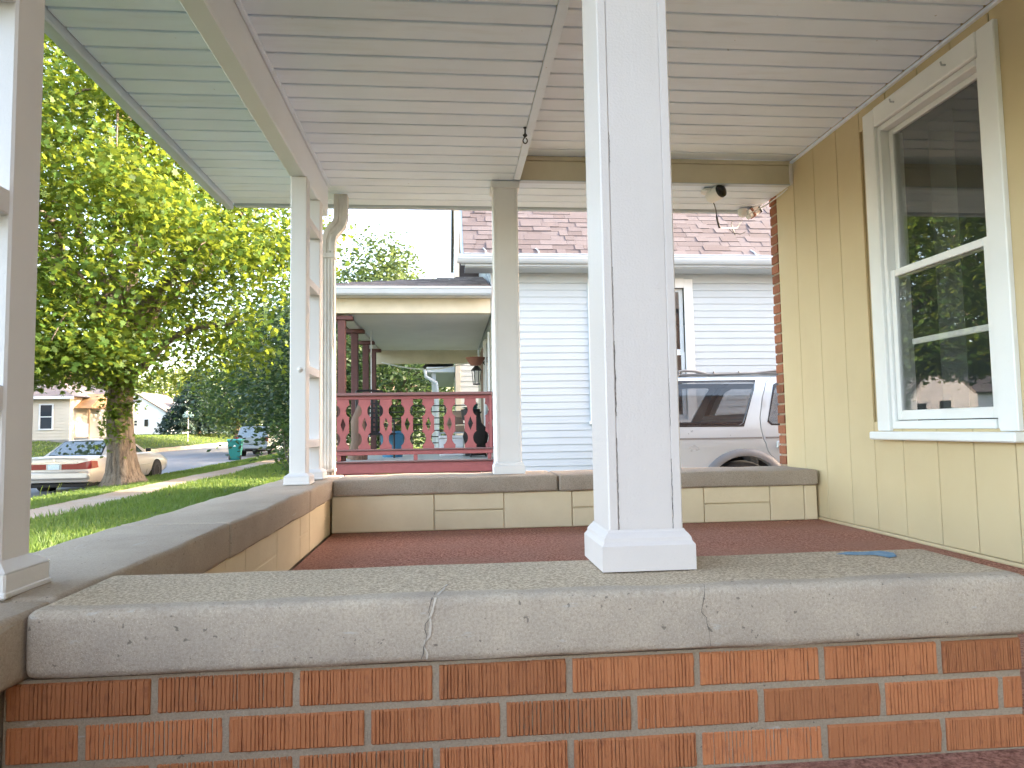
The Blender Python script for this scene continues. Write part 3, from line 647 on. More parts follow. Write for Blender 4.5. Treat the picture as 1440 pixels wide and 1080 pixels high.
far = thing('parapet_wall', 'far low wall of cream painted blocks under brown weathered coping', 'wall')
for i, (a, b) in enumerate([(-0.637, 0.60), (0.606, 2.125)]): coping(far, 'concdark', a, b, 3.82, 4.235, -0.352, ZT-0.001, 0.014, seed=30+i)
MB().box(-0.64, 2.13, 3.857, 4.17, -1.16, -0.3535).build('core', 'block', far)
block_face(far, 'x', 3.842, 1, [(-0.648, -0.09, False), (-0.09, 0.297, True), (0.297, 0.682, False), (0.682, 1.05, True), (1.05, 1.447, False), (1.447, 1.84, True), (1.84, 2.046, False), (2.046, 2.125, False)], ZF+0.002, -0.3545)

# ------------------------------------------------------------------ columns
def column(label, x0, x1, y0, y1, zb, zt, base_h=0.072, cap=False, group=None, mt='white'):
    t = thing('porch_column', label, 'column', group, loc=((x0+x1)/2, (y0+y1)/2, zb))
    inv = Matrix.Translation(t.location).inverted()
    def P(o): o.parent = t; o.matrix_parent_inverse = inv; return o
    th = 0.019; g = 0.0002
    P(bx('board', mt, None, x0, x0+th-g, y0, y1, zb+0.06, zt, 0.0025)); P(bx('board', mt, None, x1-th+g, x1, y0, y1, zb+0.06, zt, 0.0025))
    P(bx('board', mt, None, x0+th, x1-th, y0+0.0004, y0+th, zb+0.06, zt, 0.0005)); P(bx('board', mt, None, x0+th, x1-th, y1-th, y1-0.0004, zb+0.06, zt, 0.0005))
    o = 0.017
    # base: plinth with a moulded cove on top
    m = MB(); prof = [(o, 0.0), (o, 0.045), (o-0.003, 0.049), (o-0.005, 0.052), (o-0.006, 0.058), (o-0.010, 0.064), (o-0.014, 0.068), (0.0012, base_h), (0.0012, 0.0)]
    def ring(px, pz): return [(x0-px, y0-px, zb+pz), (x1+px, y0-px, zb+pz), (x1+px, y1+px, zb+pz), (x0-px, y1+px, zb+pz)]
    V = []; F = []
    for p in prof[:-1]: V += ring(*p)
    for i in range(len(prof)-2):
        for k in range(4): F.append((i*4+k, i*4+(k+1) % 4, (i+1)*4+(k+1) % 4, (i+1)*4+k))
    F.append((3, 2, 1, 0)); m.add(V, F); P(m.build('base', mt))
    if cap:
        m = MB(); m.box(x0-0.012, x1+0.012, y0-0.012, y1+0.012, zt-0.045, zt-0.001, 0.003); P(m.build('capital', mt))
    return t, P
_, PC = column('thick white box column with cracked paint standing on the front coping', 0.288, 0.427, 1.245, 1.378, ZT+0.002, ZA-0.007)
def seam(x, z0, z1, wd, seed, P):
    rr = random.Random(seed); pts = [(x+rr.uniform(-.0007, .0007), 1.2441, z0+(z1-z0)*k/30) for k in range(31)]
    P(ribbon(pts, wd, [(0, -1, 0)]*31, 'paint_crack', 'crack', None))
for a in ((0.3065, -0.19, -0.02, .0005, 1), (0.3065, 0.02, 0.16, .0008, 2), (0.3063, 0.19, 0.30, .0004, 3), (0.4082, -0.19, -0.06, .0006, 4), (0.4084, 0.0, 0.09, .0003, 5), (0.3066, .5, .56, .0004, 6)): seam(*a, PC)
column('white column on the far coping beside the hanging hook', 0.272, 0.42, 4.02, 4.155, ZT-0.0005, ZA-0.002, 0.05, True, mt='white_lift_far')
def ladder(label, x0, x1, ya, yb, yc, yd, zs, zb, zt, knob=None):
    t = thing('ladder_column', label, 'column', loc=((x0+x1)/2, (ya+yd)/2, zb)); inv = Matrix.Translation(t.location).inverted()
    def P(o): o.parent = t; o.matrix_parent_inverse = inv; return o
    for a, b in ((ya, yb), (yc, yd)):
        P(bx('post', 'white_lift_post', None, x0, x1, a, b, zb+0.03, zt, 0.004))
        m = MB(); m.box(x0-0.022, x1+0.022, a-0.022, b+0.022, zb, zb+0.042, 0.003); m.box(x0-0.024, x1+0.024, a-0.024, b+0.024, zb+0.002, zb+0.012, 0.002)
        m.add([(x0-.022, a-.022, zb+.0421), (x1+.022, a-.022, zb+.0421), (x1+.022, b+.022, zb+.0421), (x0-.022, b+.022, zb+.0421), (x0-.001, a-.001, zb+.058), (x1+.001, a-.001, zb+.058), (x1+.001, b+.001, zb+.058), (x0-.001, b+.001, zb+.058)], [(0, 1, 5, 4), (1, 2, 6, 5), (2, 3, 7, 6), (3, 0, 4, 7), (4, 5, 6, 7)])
        P(m.build('base', 'white_lift_post'))
    for z in zs: P(bx('rung', 'white_lift_post', None, x0+0.003, x1-0.003, yb-0.001, yc+0.001, z-0.021, z+0.021, 0.002))
    if knob: P(MB().lathe([(0.0001, -0.012), (0.009, -0.010), (0.013, -0.004), (0.014, 0.0)], knob, 'y', 16).build('knob', 'white_lift_post', smooth=50))
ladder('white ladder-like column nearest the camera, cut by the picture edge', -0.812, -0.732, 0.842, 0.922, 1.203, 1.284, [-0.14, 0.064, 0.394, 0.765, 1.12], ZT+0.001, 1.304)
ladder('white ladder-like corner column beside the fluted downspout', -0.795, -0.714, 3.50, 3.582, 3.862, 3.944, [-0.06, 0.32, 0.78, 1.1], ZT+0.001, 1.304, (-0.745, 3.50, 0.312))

# ------------------------------------------------------------------ downspout, hook, security cameras
ds = thing('downspout', 'weathered white fluted downspout behind the corner column', 'downspout', loc=(-0.74, 4.28, -1.15)); inv = Matrix.Translation(ds.location).inverted()
def P(o): o.parent = ds; o.matrix_parent_inverse = inv; return o
def flute(cx, cy_, w_, d_):
    pts = []; nf = 4
    for k in range(nf):
        a = -w_/2+w_*k/nf; s_ = w_/nf; pts += [(cx+a+0.002, cy_-d_/2), (cx+a+s_-0.009, cy_-d_/2), (cx+a+s_-0.006, cy_-d_/2+0.006), (cx+a+s_-0.002, cy_-d_/2+0.006)]
    pts += [(cx+w_/2, cy_-d_/2+0.004)]
    for k in range(3): s_ = d_/3; b = cy_-d_/2+s_*k; pts += [(cx+w_/2, b+0.008), (cx+w_/2-0.004, b+s_-0.004)]
    pts += [(cx+w_/2, cy_+d_/2), (cx-w_/2, cy_+d_/2)]; return pts
P(MB().prism(flute(-0.742, 4.30, 0.078, 0.06), 'z', -1.05, 1.13).build('pipe', 'downspout'))
m = MB(); path = [(-0.742, 4.30, 1.12), (-0.740, 4.30, 1.19), (-0.728, 4.305, 1.235), (-0.703, 4.315, 1.27), (-0.682, 4.325, 1.30), (-0.672, 4.33, 1.34), (-0.670, 4.33, 1.49)]
V = []; F = []
for i, (x, y, z) in enumerate(path):
    t = Vector(path[min(i+1, len(path)-1)])-Vector(path[max(i-1, 0)]); ang = math.atan2(t.x, t.z)
    for sx, sy in ((-1, -1), (-.3, -1), (-.2, -.85), (.2, -.85), (.3, -1), (1, -1), (1, 1), (-1, 1)):
        px = sx*0.041; V.append((x+px*math.cos(ang), y+sy*0.032, z-px*math.sin(ang)))
n = 8
F = [(i*n+k, i*n+(k+1) % n, (i+1)*n+(k+1) % n, (i+1)*n+k) for i in range(len(path)-1) for k in range(n)]
P(m.add(V, F).build('elbow', 'downspout'))
P(bx('strap', 'downspout', None, -0.785, -0.699, 4.262, 4.335, 1.075, 1.105, 0.002))
P(bx('outlet_rim', 'downspout', None, -0.786, -0.698, 4.263, 4.337, -0.245, -0.225, 0.003))

hk = thing('hanging_hook', 'dark metal swivel hook hanging from the porch ceiling', 'hook', loc=(0.386, 3.285, ZA)); 
MB().lathe([(0.0001, 0), (0.009, 0), (0.009, -0.003), (0.003, -0.005), (0.0035, -0.03), (0.007, -0.034), (0.008, -0.045), (0.005, -0.05), (0.0001, -0.051)], (0, 0, 0), 'z', 12).build('shank', 'black', hk, 40)
pts = [(0.0105*math.sin(a), 0.0, -0.068-0.0135*math.cos(a+math.pi)*-1) for a in [math.pi*2*k/22-2.6 for k in range(20)]]
MB().tube([(0, 0, -0.048)]+pts, 0.003, 7).build('eye', 'black', hk, 50)
MB().tube([(0.009*math.cos(a), 0.009*math.sin(a)*0.4, -0.040+0.006*math.sin(a)) for a in [2*math.pi*k/14 for k in range(15)]], 0.0028, 7).build('ring', 'black', hk, 50)

sc1 = thing('security_camera', 'white security camera with black face under the porch beam', 'camera', loc=(1.672, 4.055, ZA-0.012))
MB().lathe([(0.0001, 0.0), (0.036, 0.0), (0.036, -0.012), (0.02, -0.02), (0.0001, -0.02)], (-0.03, 0.03, 0.0), 'z', 20).build('mount', 'plainwhite', sc1, 40)
MB().tube([(-0.03, 0.03, -0.018), (-0.022, 0.02, -0.035)], 0.014, 12).build('stem', 'plainwhite', sc1, 40)
m = MB(); q = Matrix.Rotation(R(25), 4, 'Z') @ Matrix.Rotation(R(-8), 4, 'X')
tm = MB().lathe([(0.0001, 0.05), (0.026, 0.05), (0.034, 0.04), (0.036, -0.02), (0.034, -0.03)], (0, 0, 0), 'y', 22)
body = [q @ Vector(v)+Vector((0, 0, -0.026)) for v in tm.v]; MB().add(body, tm.f).build('housing', 'plainwhite', sc1, 40)
tm = MB().lathe([(0.0345, -0.028), (0.0335, -0.036), (0.026, -0.042), (0.014, -0.045), (0.0001, -0.046)], (0, 0, 0), 'y', 22)
MB().add([q @ Vector(v)+Vector((0, 0, -0.026)) for v in tm.v], tm.f).build('lens_face', 'blackplastic', sc1, 40)
sc1.scale = (1.25, 1.25, 1.25)
sc2 = thing('floodlight_camera', 'small white and bronze fixture hanging at the soffit corner by the brick edge', 'light fixture', loc=(2.02, 4.46, ZA-0.012))
MB().lathe([(0.0001, 0), (0.032, 0), (0.032, -0.03), (0.02, -0.045), (0.0001, -0.046)], (0, 0, 0), 'z', 18).build('mount', 'plainwhite', sc2, 40)
q = Matrix.Rotation(R(-28), 4, 'Y'); 
for nm, mt, a in (('housing', 'plainwhite', (0.02, 0.105, -0.03, 0.03, -0.028, 0.028)), ('cowl', 'terracotta', (0.045, 0.068, -0.034, 0.034, -0.032, 0.034)), ('face', 'blackplastic', (0.106, 0.122, -0.031, 0.031, -0.03, 0.03))):
    tm = MB().box(*a, 0.006); MB().add([q @ Vector((v[0], v[1], v[2]*1.0))+Vector((0.01, -0.01, -0.052)) for v in [(p[0], p[1], -p[2]) for p in tm.v]], tm.f).build(nm, mt, sc2)
cb = MB()
cb.tube([(1.645, 4.08, 1.455), (1.65, 4.08, 1.44), (1.662, 4.09, 1.41), (1.657, 4.10, 1.425), (1.675, 4.10, 1.39), (1.70, 4.14, 1.37), (1.72, 4.18, 1.335)], 0.0032, 6)
cb.tube([(1.72, 4.18, 1.335), (1.745, 4.22, 1.305), (1.765, 4.25, 1.288)], 0.0065, 8)
cb.tube([(1.765, 4.25, 1.288), (1.80, 4.30, 1.30), (1.88, 4.38, 1.325), (1.96, 4.43, 1.34), (2.01, 4.45, 1.40)], 0.0025, 6)
cb.tube([(1.93, 4.42, 1.39), (1.915, 4.41, 1.36), (1.93, 4.42, 1.325), (1.95, 4.43, 1.29)], 0.003, 6)
cb.tube([(1.90, 4.41, 1.325), (1.93, 4.42, 1.305), (1.99, 4.44, 1.30), (2.03, 4.45, 1.32)], 0.0025, 6)
tag(cb.build('camera_cable', 'cable', smooth=50), 'black cable drooping between the two soffit fixtures', 'cable')
tag(MB().tube([(2.01, 4.45, 1.42), (2.06, 4.40, 1.44), (2.118, 4.30, 1.462), (2.128, 4.12, 1.47), (2.128, 4.04, 1.478)], 0.004, 6).build('white_cable', 'plainwhite', smooth=50), 'white cable running along the soffit corner to the wall', 'cable')

# ------------------------------------------------------------------ neighbour house
NY = 10.5; NX = 0.68
nb = thing('house', 'white clapboard house with pinkish shingle roof beyond the driveway', 'house', loc=(NX, NY, -1.15)); nb_i = Matrix.Translation(nb.location).inverted()
def np_(o): o.parent = nb; o.matrix_parent_inverse = nb_i; return o
NWX0, NWX1, NWZ0, NWZ1 = 2.18, 3.87, 0.10, 2.33
m = MB(); m.box(NX+0.03, NWX0+0.08, NY, NY+0.15, -1.15, 2.5).box(NWX1-0.08, 13, NY, NY+0.15, -1.15, 2.5).box(NWX0+.08, NWX1-.08, NY, NY+.15, -1.15, NWZ0+.08).box(NWX0+.08, NWX1-.08, NY, NY+.15, NWZ1-.08, 2.5)
np_(m.build('side_wall', 'siding'))
m = MB(); m.box(NX+0.005, NX+0.15, NY+0.15, 16, -1.15, 2.5); m.prism([(NY, 2.5), (16, 2.5), (13.25, 5.25)], 'x', NX+0.005, NX+0.15); m.box(13, 13.15, NY, 16, -1.15, 2.5); m.box(NX+0.15, 13, 15.85, 16, -1.15, 2.5); m.prism([(NY, 2.5), (16, 2.5), (13.25, 5.25)], 'x', 13, 13.15)
np_(m.build('wall_core', 'sidingbeige'))
np_(MB().box(NX+.16, 12.9, NY+.2, 15.8, 2.4, 2.5).build('room_ceiling', 'dark')); np_(MB().box(NX+.16, 12.9, NY+.2, 15.8, -.6, -.5).build('room_floor', 'wood'))
def lap(x0, x1, z): return MB().prism([(NY-0.002, z), (NY-0.015, z), (NY-0.005, z+0.108), (NY-0.002, z+0.1095)], 'x', x0, x1)
for k in range(32):
    z = -1.02+k*0.1095
    if z+0.1095 > 2.33: break
    if z+0.1095 < NWZ0 or z > NWZ1: np_(lap(NX+0.085, 13, z).build('siding_board', 'siding'))
    else:
        np_(lap(NX+0.085, NWX0, z).build('siding_board', 'siding')); np_(lap(NWX1, 13, z).build('siding_board', 'siding'))
np_(bx('frieze_board', 'siding', None, NX+0.085, 13, NY-0.022, NY-0.001, 2.265, 2.48, 0.003))
np_(bx('corner_board', 'plainwhite', None, NX-0.02, NX+0.083, NY-0.028, NY+0.08, -1.15, 2.42, 0.004))
np_(bx('foundation', 'concdark', None, NX+0.02, 13, NY-0.01, NY+.1, -1.2, -1.02, 0.004))
# window mostly behind the thick column
wn = np_(bx('window', 'plainwhite', None, NWX0, NWX0+0.10, NY-0.035, NY-0.001, NWZ0, NWZ1, 0.004))
def wq(o): o.parent = wn; return o
wq(bx('casing', 'plainwhite', None, NWX1-0.14, NWX1, NY-0.035, NY-0.001, NWZ0, NWZ1, 0.004)); wq(bx('casing', 'plainwhite', None, NWX0+.101, NWX1-.141, NY-0.037, NY-0.001, NWZ1-0.14, NWZ1+0.01, 0.004)); wq(bx('sill', 'plainwhite', None, NWX0-.02, NWX1+.02, NY-0.055, NY-0.001, NWZ0-.05, NWZ0-.002, 0.004))
for z0, z1, yy in ((NWZ0+.02, 1.17, NY+0.02), (1.17, NWZ1-.14, NY+0.045)):
    m = MB(); m.box(NWX0+.1, NWX0+.16, yy, yy+.03, z0, z1, .003).box(NWX1-.20, NWX1-.141, yy, yy+.03, z0, z1, .003).box(NWX0+.161, NWX1-.201, yy+.001, yy+.029, z0, z0+.05, .003).box(NWX0+.161, NWX1-.201, yy+.001, yy+.029, z1-.05, z1, .003)
    wq(m.build('sash', 'plainwhite')); wq(bx('pane', 'glass', None, NWX0+.15, NWX1-.19, yy+.013, yy+.017, z0+.04, z1-.04, 0))
# front wall boards (street side) in two looks: white above the porch roof, beige under it
for k in range(52):
    z = -0.45+k*0.1095
    if z > 5.1: break
    ya, yb = (NY+0.082, 16) if z+.11 < 2.5 else (NY+(z+.11-2.5)+0.05, 16-(z+.11-2.5)-0.05)
    if yb-ya < .3: break
    m = MB().add([(NX-0.010, ya, z), (NX-0.010, yb, z), (NX, yb, z+0.109), (NX, ya, z+0.109), (NX+.004, ya, z), (NX+.004, yb, z), (NX+.004, yb, z+.109), (NX+.004, ya, z+.109)], [(0, 3, 2, 1), (4, 5, 6, 7), (0, 1, 5, 4), (3, 7, 6, 2), (0, 4, 7, 3), (1, 2, 6, 5)])
    np_(m.build('front_board', 'siding' if z > 1.6 else 'sidingbeige'))
# roof slabs, then shingles laid tab by tab on the slope towards the driveway
EY, EZ = 10.08, 2.60
roof = np_(MB().add([(0.25, EY, EZ), (13.3, EY, EZ), (13.3, 13.25, EZ+13.25-EY), (0.25, 13.25, EZ+13.25-EY), (0.25, 16.42, EZ), (13.3, 16.42, EZ), (0.25, EY+.03, EZ-.10), (13.3, EY+.03, EZ-.10), (13.3, 13.25, EZ-.14+13.25-EY), (0.25, 13.25, EZ-.14+13.25-EY), (0.25, 16.39, EZ-.1), (13.3, 16.39, EZ-.1)],
    [(0, 1, 2, 3), (3, 2, 5, 4), (6, 9, 8, 7), (9, 10, 11, 8), (0, 6, 7, 1), (4, 5, 11, 10), (0, 3, 9, 6), (3, 4, 10, 9), (1, 7, 8, 2), (2, 8, 11, 5)]).build('roof', 'shingle'))
tabm = MB().prism([(0, 0.001), (0, 0.012), (0.19, 0.006), (0.19, 0.001)], 'x', 0, 1).mesh('shingle', 'shingle')
cnt = 0; c45 = math.sqrt(.5); rs = random.Random(4)
for r_ in range(12):
    x = 0.235 - rs.uniform(0, .12)
    while x < 6.0:
        wd = rs.choice([0.14, 0.18, 0.22, 0.28, 0.34, 0.42]); xa = max(x, 0.23)
        s_ = r_*0.142
        o = link('shingle', tabm, None, (xa, EY+s_*c45-0.004, EZ+s_*c45+0.004+rs.choice([0, 0.001, 0.006]))); o.rotation_euler = (R(45), 0, 0); o.scale = (max(.03, x+wd-0.004-xa), 1, rs.choice([.8, 1, 1.5]))
        o.parent = roof; cnt += 1; x += wd
np_(MB().prism([(EY-0.012, EZ-0.015), (EY-0.115, EZ-0.015), (EY-0.115, EZ-0.045), (EY-0.105, EZ-0.052), (EY-0.105, EZ-0.075), (EY-0.085, EZ-0.11), (EY-0.06, EZ-0.135), (EY-0.012, EZ-0.135)], 'x', 0.136, 13.3).build('gutter', 'alu'))
np_(bx('fascia', 'alu', None, 0.25, 13.3, EY-0.010, EY+0.02, EZ-0.17, EZ-0.01, 0.002))
np_(bx('eave_soffit', 'siding', None, 0.25, 13.3, EY+0.02, NY-0.003, EZ-0.185, EZ-0.165, 0.002))
np_(bx('drip_edge', 'alu', None, 0.235, 13.3, EY-0.03, EY+0.04, EZ+0.016, EZ+0.022, 0.001))
for x in (0.56, 1.36, 4.75):
    np_(MB().tube([(x, EY-0.06, EZ-0.02), (x, EY-0.02, EZ+0.03), (x, EY+0.05, EZ+0.085), (x-.03, EY+.10, EZ+.13)], 0.009, 6).build('gutter_strap', 'alu'))
m = MB().add([(0.19, EY, EZ-.16), (0.245, EY, EZ-.16), (0.245, 13.25, EZ-.16+13.25-EY), (0.19, 13.25, EZ-.16+13.25-EY), (0.19, EY, EZ), (0.245, EY, EZ), (0.245, 13.25, EZ+13.25-EY), (0.19, 13.25, EZ+13.25-EY)], [(0, 1, 2, 3), (4, 7, 6, 5), (0, 4, 5, 1), (3, 2, 6, 7), (0, 3, 7, 4), (1, 5, 6, 2)])
np_(m.build('rake_board', 'alu'))
# neighbour porch: floor, skirt, posts, beams, ceiling, hip roof
PX0 = -1.72; PZ = -0.45
np_(bx('porch_floor', 'sidinggrey', None, PX0, NX-0.02, NY+.06, 15.7, PZ-0.06, PZ, 0.005))
np_(bx('porch_skirt', 'red', None, PX0-.02, NX-0.025, NY-.01, NY+.03, PZ-0.19, PZ-0.03, 0.006)); np_(bx('porch_skirt', 'redrail', None, PX0-.02, NX-0.022, NY-.035, NY+.05, PZ-0.028, PZ-0.004, 0.006))
for k in range(12):
    np_(bx('skirt_plank', 'red', None, PX0+.2*k, PX0+.2*k+.192, NY, NY+.02, -1.2, PZ-0.195, 0.004))
np_(bx('porch_skirt', 'red', None, PX0, PX0+.04, NY+.06, 15.7, -1.2, PZ-.065, 0.005))
for i, y in enumerate((10.62, 12.05, 13.62, 14.95)):
    p = np_(bx('porch_post', 'redpost', None, -1.69, -1.575, y-.057, y+.057, PZ, 1.70, 0.008)); o = bx('post_cap', 'redpost', None, -1.80, -1.465, y-.08, y+.08, 1.70, 1.765, 0.006); o.parent = p
np_(bx('porch_beam', 'beige', None, PX0-.05, NX-0.03, NY-.02, NY+.12, 1.79, 2.02, 0.004))
np_(bx('porch_beam', 'ceilgrey', None, -1.72, -1.54, NY+.13, 15.5, 1.77, 2.0, 0.004)); np_(bx('porch_beam', 'beige', None, -1.72, NX-.03, 15.5, 15.64, 1.50, 1.80, 0.004))
np_(bx('porch_ceiling', 'ceilgrey', None, -1.52, NX-.03, NY+.13, 15.49, 1.80, 1.83, 0))
np_(bx('porch_fascia', 'siding', None, PX0-.4, NX-.03, NY-.20, NY-.18, 2.02, 2.12, 0.003)); np_(bx('porch_eave', 'ceilgrey', None, PX0-.4, NX-.03, NY-.18, NY-.021, 2.02, 2.04, 0))
np_(MB().prism([(NY-.205, 2.15), (NY-.31, 2.15), (NY-.31, 2.12), (NY-.30, 2.115), (NY-.28, 2.05), (NY-.255, 2.025), (NY-.205, 2.025)], 'x', PX0-.5, NX-.035).build('porch_gutter', 'alu'))
m = MB(); e0, e1 = NY-.30, 16.0; xl = PX0-.5
m.add([(xl, e0, 2.14), (NX-.04, e0, 2.14), (NX-.04, 12.6, 2.80), (NX-.04, 14.0, 2.80), (NX-.04, e1, 2.14), (xl, e1, 2.14)], [(0, 1, 2), (0, 2, 3, 5), (3, 4, 5)]); proof = np_(m.build('porch_roof', 'roofbrown'))
rs = random.Random(9); n3 = Vector((0, -0.66, 2.3)).normalized()
for r_ in range(8):
    t0 = r_*0.125; yA = e0+2.3*t0; zA = 2.14+.66*t0; xs0 = xl+2.68*t0; x = xs0
    while x < NX-.08:
        wd = rs.choice([.16, .22, .3, .4]); xe = min(x+wd-.004, NX-.05)
        if xe-x > .03:
            o = link('shingle', MB().prism([(0, 0.004), (0, 0.022), (0.31, 0.008), (0.31, 0.003)], 'x', 0, 1).mesh('shingle', 'roofbrown'), None, (x, yA-.005, zA)); o.scale.x = xe-x; o.rotation_euler = (math.atan2(.66, 2.3), 0, 0); o.parent = proof
        x += wd
# window and door frames on the front wall under the porch, lantern, basket
np_(bx('front_door', 'wood', None, NX-0.05, NX-.012, 12.9, 13.8, PZ+.02, 1.55, 0.01)); np_(bx('door_casing', 'plainwhite', None, NX-0.04, NX-.012, 12.78, 12.89, PZ, 1.66, 0.005)); np_(bx('door_casing', 'plainwhite', None, NX-0.04, NX-.012, 13.81, 13.92, PZ, 1.66, 0.005))
np_(bx('front_window', 'darkglass', None, NX-0.03, NX-.012, 11.3, 12.1, .2, 1.5, 0.004)); np_(bx('window_casing', 'plainwhite', None, NX-0.045, NX-.012, 11.2, 11.29, .1, 1.6, 0.004)); np_(bx('window_casing', 'plainwhite', None, NX-0.045, NX-.012, 12.11, 12.2, .1, 1.6, 0.004))
ln = thing('porch_lantern', 'small black lantern hanging beside the front door of the red-railed porch', 'lantern', loc=(0.50, 12.6, 1.06))
MB().lathe([(0.0001, .12), (.03, .11), (.10, .03), (.10, .02), (.0001, .02)], (0, 0, 0), 'z', 6).build('roof_cap', 'black', ln); m = MB()
for k in range(6): a = 2*math.pi*k/6; m.tube([(.085*math.cos(a), .085*math.sin(a), .02), (.06*math.cos(a), .06*math.sin(a), -.22)], .008, 5)
m.lathe([(0.0001, -.22), (.07, -.22), (.07, -.24), (.0001, -.25)], (0, 0, 0), 'z', 6); m.build('cage', 'black', ln)
MB().lathe([(0.0001, .0), (.055, .0), (.04, -.2), (.0001, -.2)], (0, 0, 0), 'z', 6).build('glass', 'clearlens', ln); MB().tube([(0, 0, .12), (.09, 0, .2), (.17, 0, .12)], .012, 6).build('bracket', 'black', ln)
bk = thing('hanging_basket', 'terracotta bowl planter above the lantern on the red-railed porch', 'planter', loc=(0.47, 12.2, 1.14))
MB().lathe([(0.0001, -.0), (.09, 0), (.17, .12), (.185, .14), (.165, .14), (.08, .03), (.0001, .03)], (0, 0, 0), 'z', 18).build('bowl', 'terracotta', bk, 40); MB().tube([(0.1, 0, .06), (.2, 0, .06)], .012, 6).build('bracket', 'black', bk)

# railing of the neighbour porch with cut-out balusters
rl = thing('porch_railing', 'red wooden railing of cut-out balusters with diamond holes on the porch', 'railing', loc=(PX0, NY+.01, PZ)); ri = Matrix.Translation(rl.location).inverted()
def rp(o): o.parent = rl; o.matrix_parent_inverse = ri; return o
rp(bx('top_rail', 'redrail', None, PX0, NX-.03, NY-.05, NY+.09, .53, .575, 0.006)); rp(bx('under_rail', 'red', None, PX0, NX-.03, NY-.005, NY+.04, .475, .528, 0.004))
rp(bx('bottom_rail', 'redrail', None, PX0, NX-.03, NY-.035, NY+.06, -.30, -.275, 0.005)); rp(bx('bottom_rail', 'red', None, PX0, NX-.03, NY-.02, NY+.045, -.365, -.302, 0.005))
for x in (PX0+.06, -.52, NX-.08): rp(bx('foot_block', 'red', None, x-.03, x+.03, NY-.015, NY+.04, PZ, -.367, 0.004))
rp(bx('end_post', 'red', None, NX-.075, NX-.035, NY-.02, NY+.05, -.30, .53, .004))
def arc(cx, cz, rx, rz, a0, a1, n): return [(cx+rx*math.cos(R(a0+(a1-a0)*k/n)), cz+rz*math.sin(R(a0+(a1-a0)*k/n))) for k in range(n+1)]
rightside = [(.078, -.275), (.078, -.235)] + arc(.112, -.125, .078, .11, 250, 110, 8) + [(.078, -.01), (.078, .19)] + arc(.112, .30, .078, .10, 250, 110, 8) + [(.078, .42), (.078, .475)]
outline = rightside + [(-x, z) for x, z in reversed(rightside)]
dia = [(0, .20), (.036, .095), (0, -.01), (-.036, .095)]
def flatboard(outline, holes, th):
    a = sheet(outline, holes, lambda u, v, d: (u, d, v), 0.2, th); b = sheet(outline, holes, lambda u, v, d: (u, th, v), 0.2)
    return MB().add(a.v, a.f).add(b.v, b.f)
bal = flatboard(outline, [dia], 0.03).mesh('baluster', 'red')
for k in range(8):
    o = link('baluster', bal, None, (-1.60+.319*k, NY+.0, 0)); o.scale.x = 1.12; rp(o)
# a row of loose bricks below the skirt
for k in range(6):
    o = tag(MB().box(0, .19, 0, .09, 0, .06, .006).build('loose_brick', 'brick2', None, loc=(-0.42+.205*k, NY-.16+random.uniform(-.01, .01), -0.74)), '%s loose red brick at the foot of the red porch' % ['leftmost', 'second from the left', 'third from the left', 'third from the right', 'second from the right', 'rightmost'][k], 'brick', 'loose bricks along the red porch foot')
    o.rotation_euler = (0, 0, random.uniform(-.05, .05))
tag(MB().box(-0.5, .66, NY-.22, NY-.015, -1.2, -.742, .01).build('brick_ledge', 'brickwall'), 'low brick ledge against the foot of the red porch', 'ledge')

# things standing on the neighbour porch
ch = thing('patio_chair', 'black metal patio chair with woven lattice back behind the red railing', 'chair', loc=(-1.25, 11.6, PZ), rz=0.5)
m = MB()
for i in range(6): m.box(-.22+.08*i, -.18+.08*i, .20, .215, .42, 1.05, 0)
MB().add(m.v, m.f).build('back_slats', 'black', ch); m = MB()
for i in range(8): m.box(-.24, .26, .216, .228, .42+.08*i, .45+.08*i, 0)
m.build('back_bands', 'black', ch); bx('seat', 'black', ch, -.26, .26, -.28, .2, .38, .42, .01)
for sx in (-.24, .24):
    for sy in (-.25, .2): MB().tube([(sx, sy, 0), (sx, sy, .4 if sy < 0 else 1.12)], .016, 6).build('leg', 'black', ch)
    MB().tube([(sx, -.25, .4), (sx, -.25, .62), (sx, .2, .66)], .016, 6).build('armrest', 'black', ch)
MB().tube([(-.24, .2, 1.12), (0, .22, 1.14), (.24, .2, 1.12)], .018, 6).build('top_bar', 'black', ch)
lg = thing('driftwood', 'upright weathered tree stump in the corner behind the red railing', 'stump', loc=(-1.47, 11.0, PZ))
MB().tube([(0, 0, 0), (.04, 0, .3), (.02, 0, .6), (.10, .0, .93)], [.15, .12, .11, .05], 9).build('stem', 'wood', lg, 50); MB().tube([(.1, 0, 0), (.13, 0, .3), (.09, -.02, .65)], [.07, .06, .03], 7).build('branch', 'wood', lg, 50)
bb = thing('plastic_tub', 'blue plastic tub on the porch floor behind the railing', 'tub', loc=(-0.98, 11.9, PZ))
MB().lathe([(0.0001, 0.01), (.17, 0), (.21, .40), (.235, .41), (.235, .44), (.20, .44), (.16, .03), (.0001, .03)], (0, 0, 0), 'z', 20).build('bowl', 'bluebin', bb, 40)
MB().tube([(-.22, 0, .42), (0, -.03, .30), (.22, 0, .42)], .01, 6).build('handle', 'plainwhite', bb)
cm = thing('chiminea', 'dark round-bellied clay stove beside the porch end post', 'stove', loc=(0.42, 11.3, PZ))
MB().lathe([(0.0001, .02), (.15, .03), (.18, .20), (.21, .34), (.17, .48), (.10, .56), (.085, .70), (.11, .74), (.08, .74), (.06, .6), (.0001, .55)], (0, 0, 0), 'z', 22).build('body', 'dark', cm, 50)
m = MB()
for a in range(3): m.tube([(.17*math.cos(a*2.09), .17*math.sin(a*2.09), 0), (.15*math.cos(a*2.09), .15*math.sin(a*2.09), .12)], .014, 6)
m.build('stand', 'black', cm)
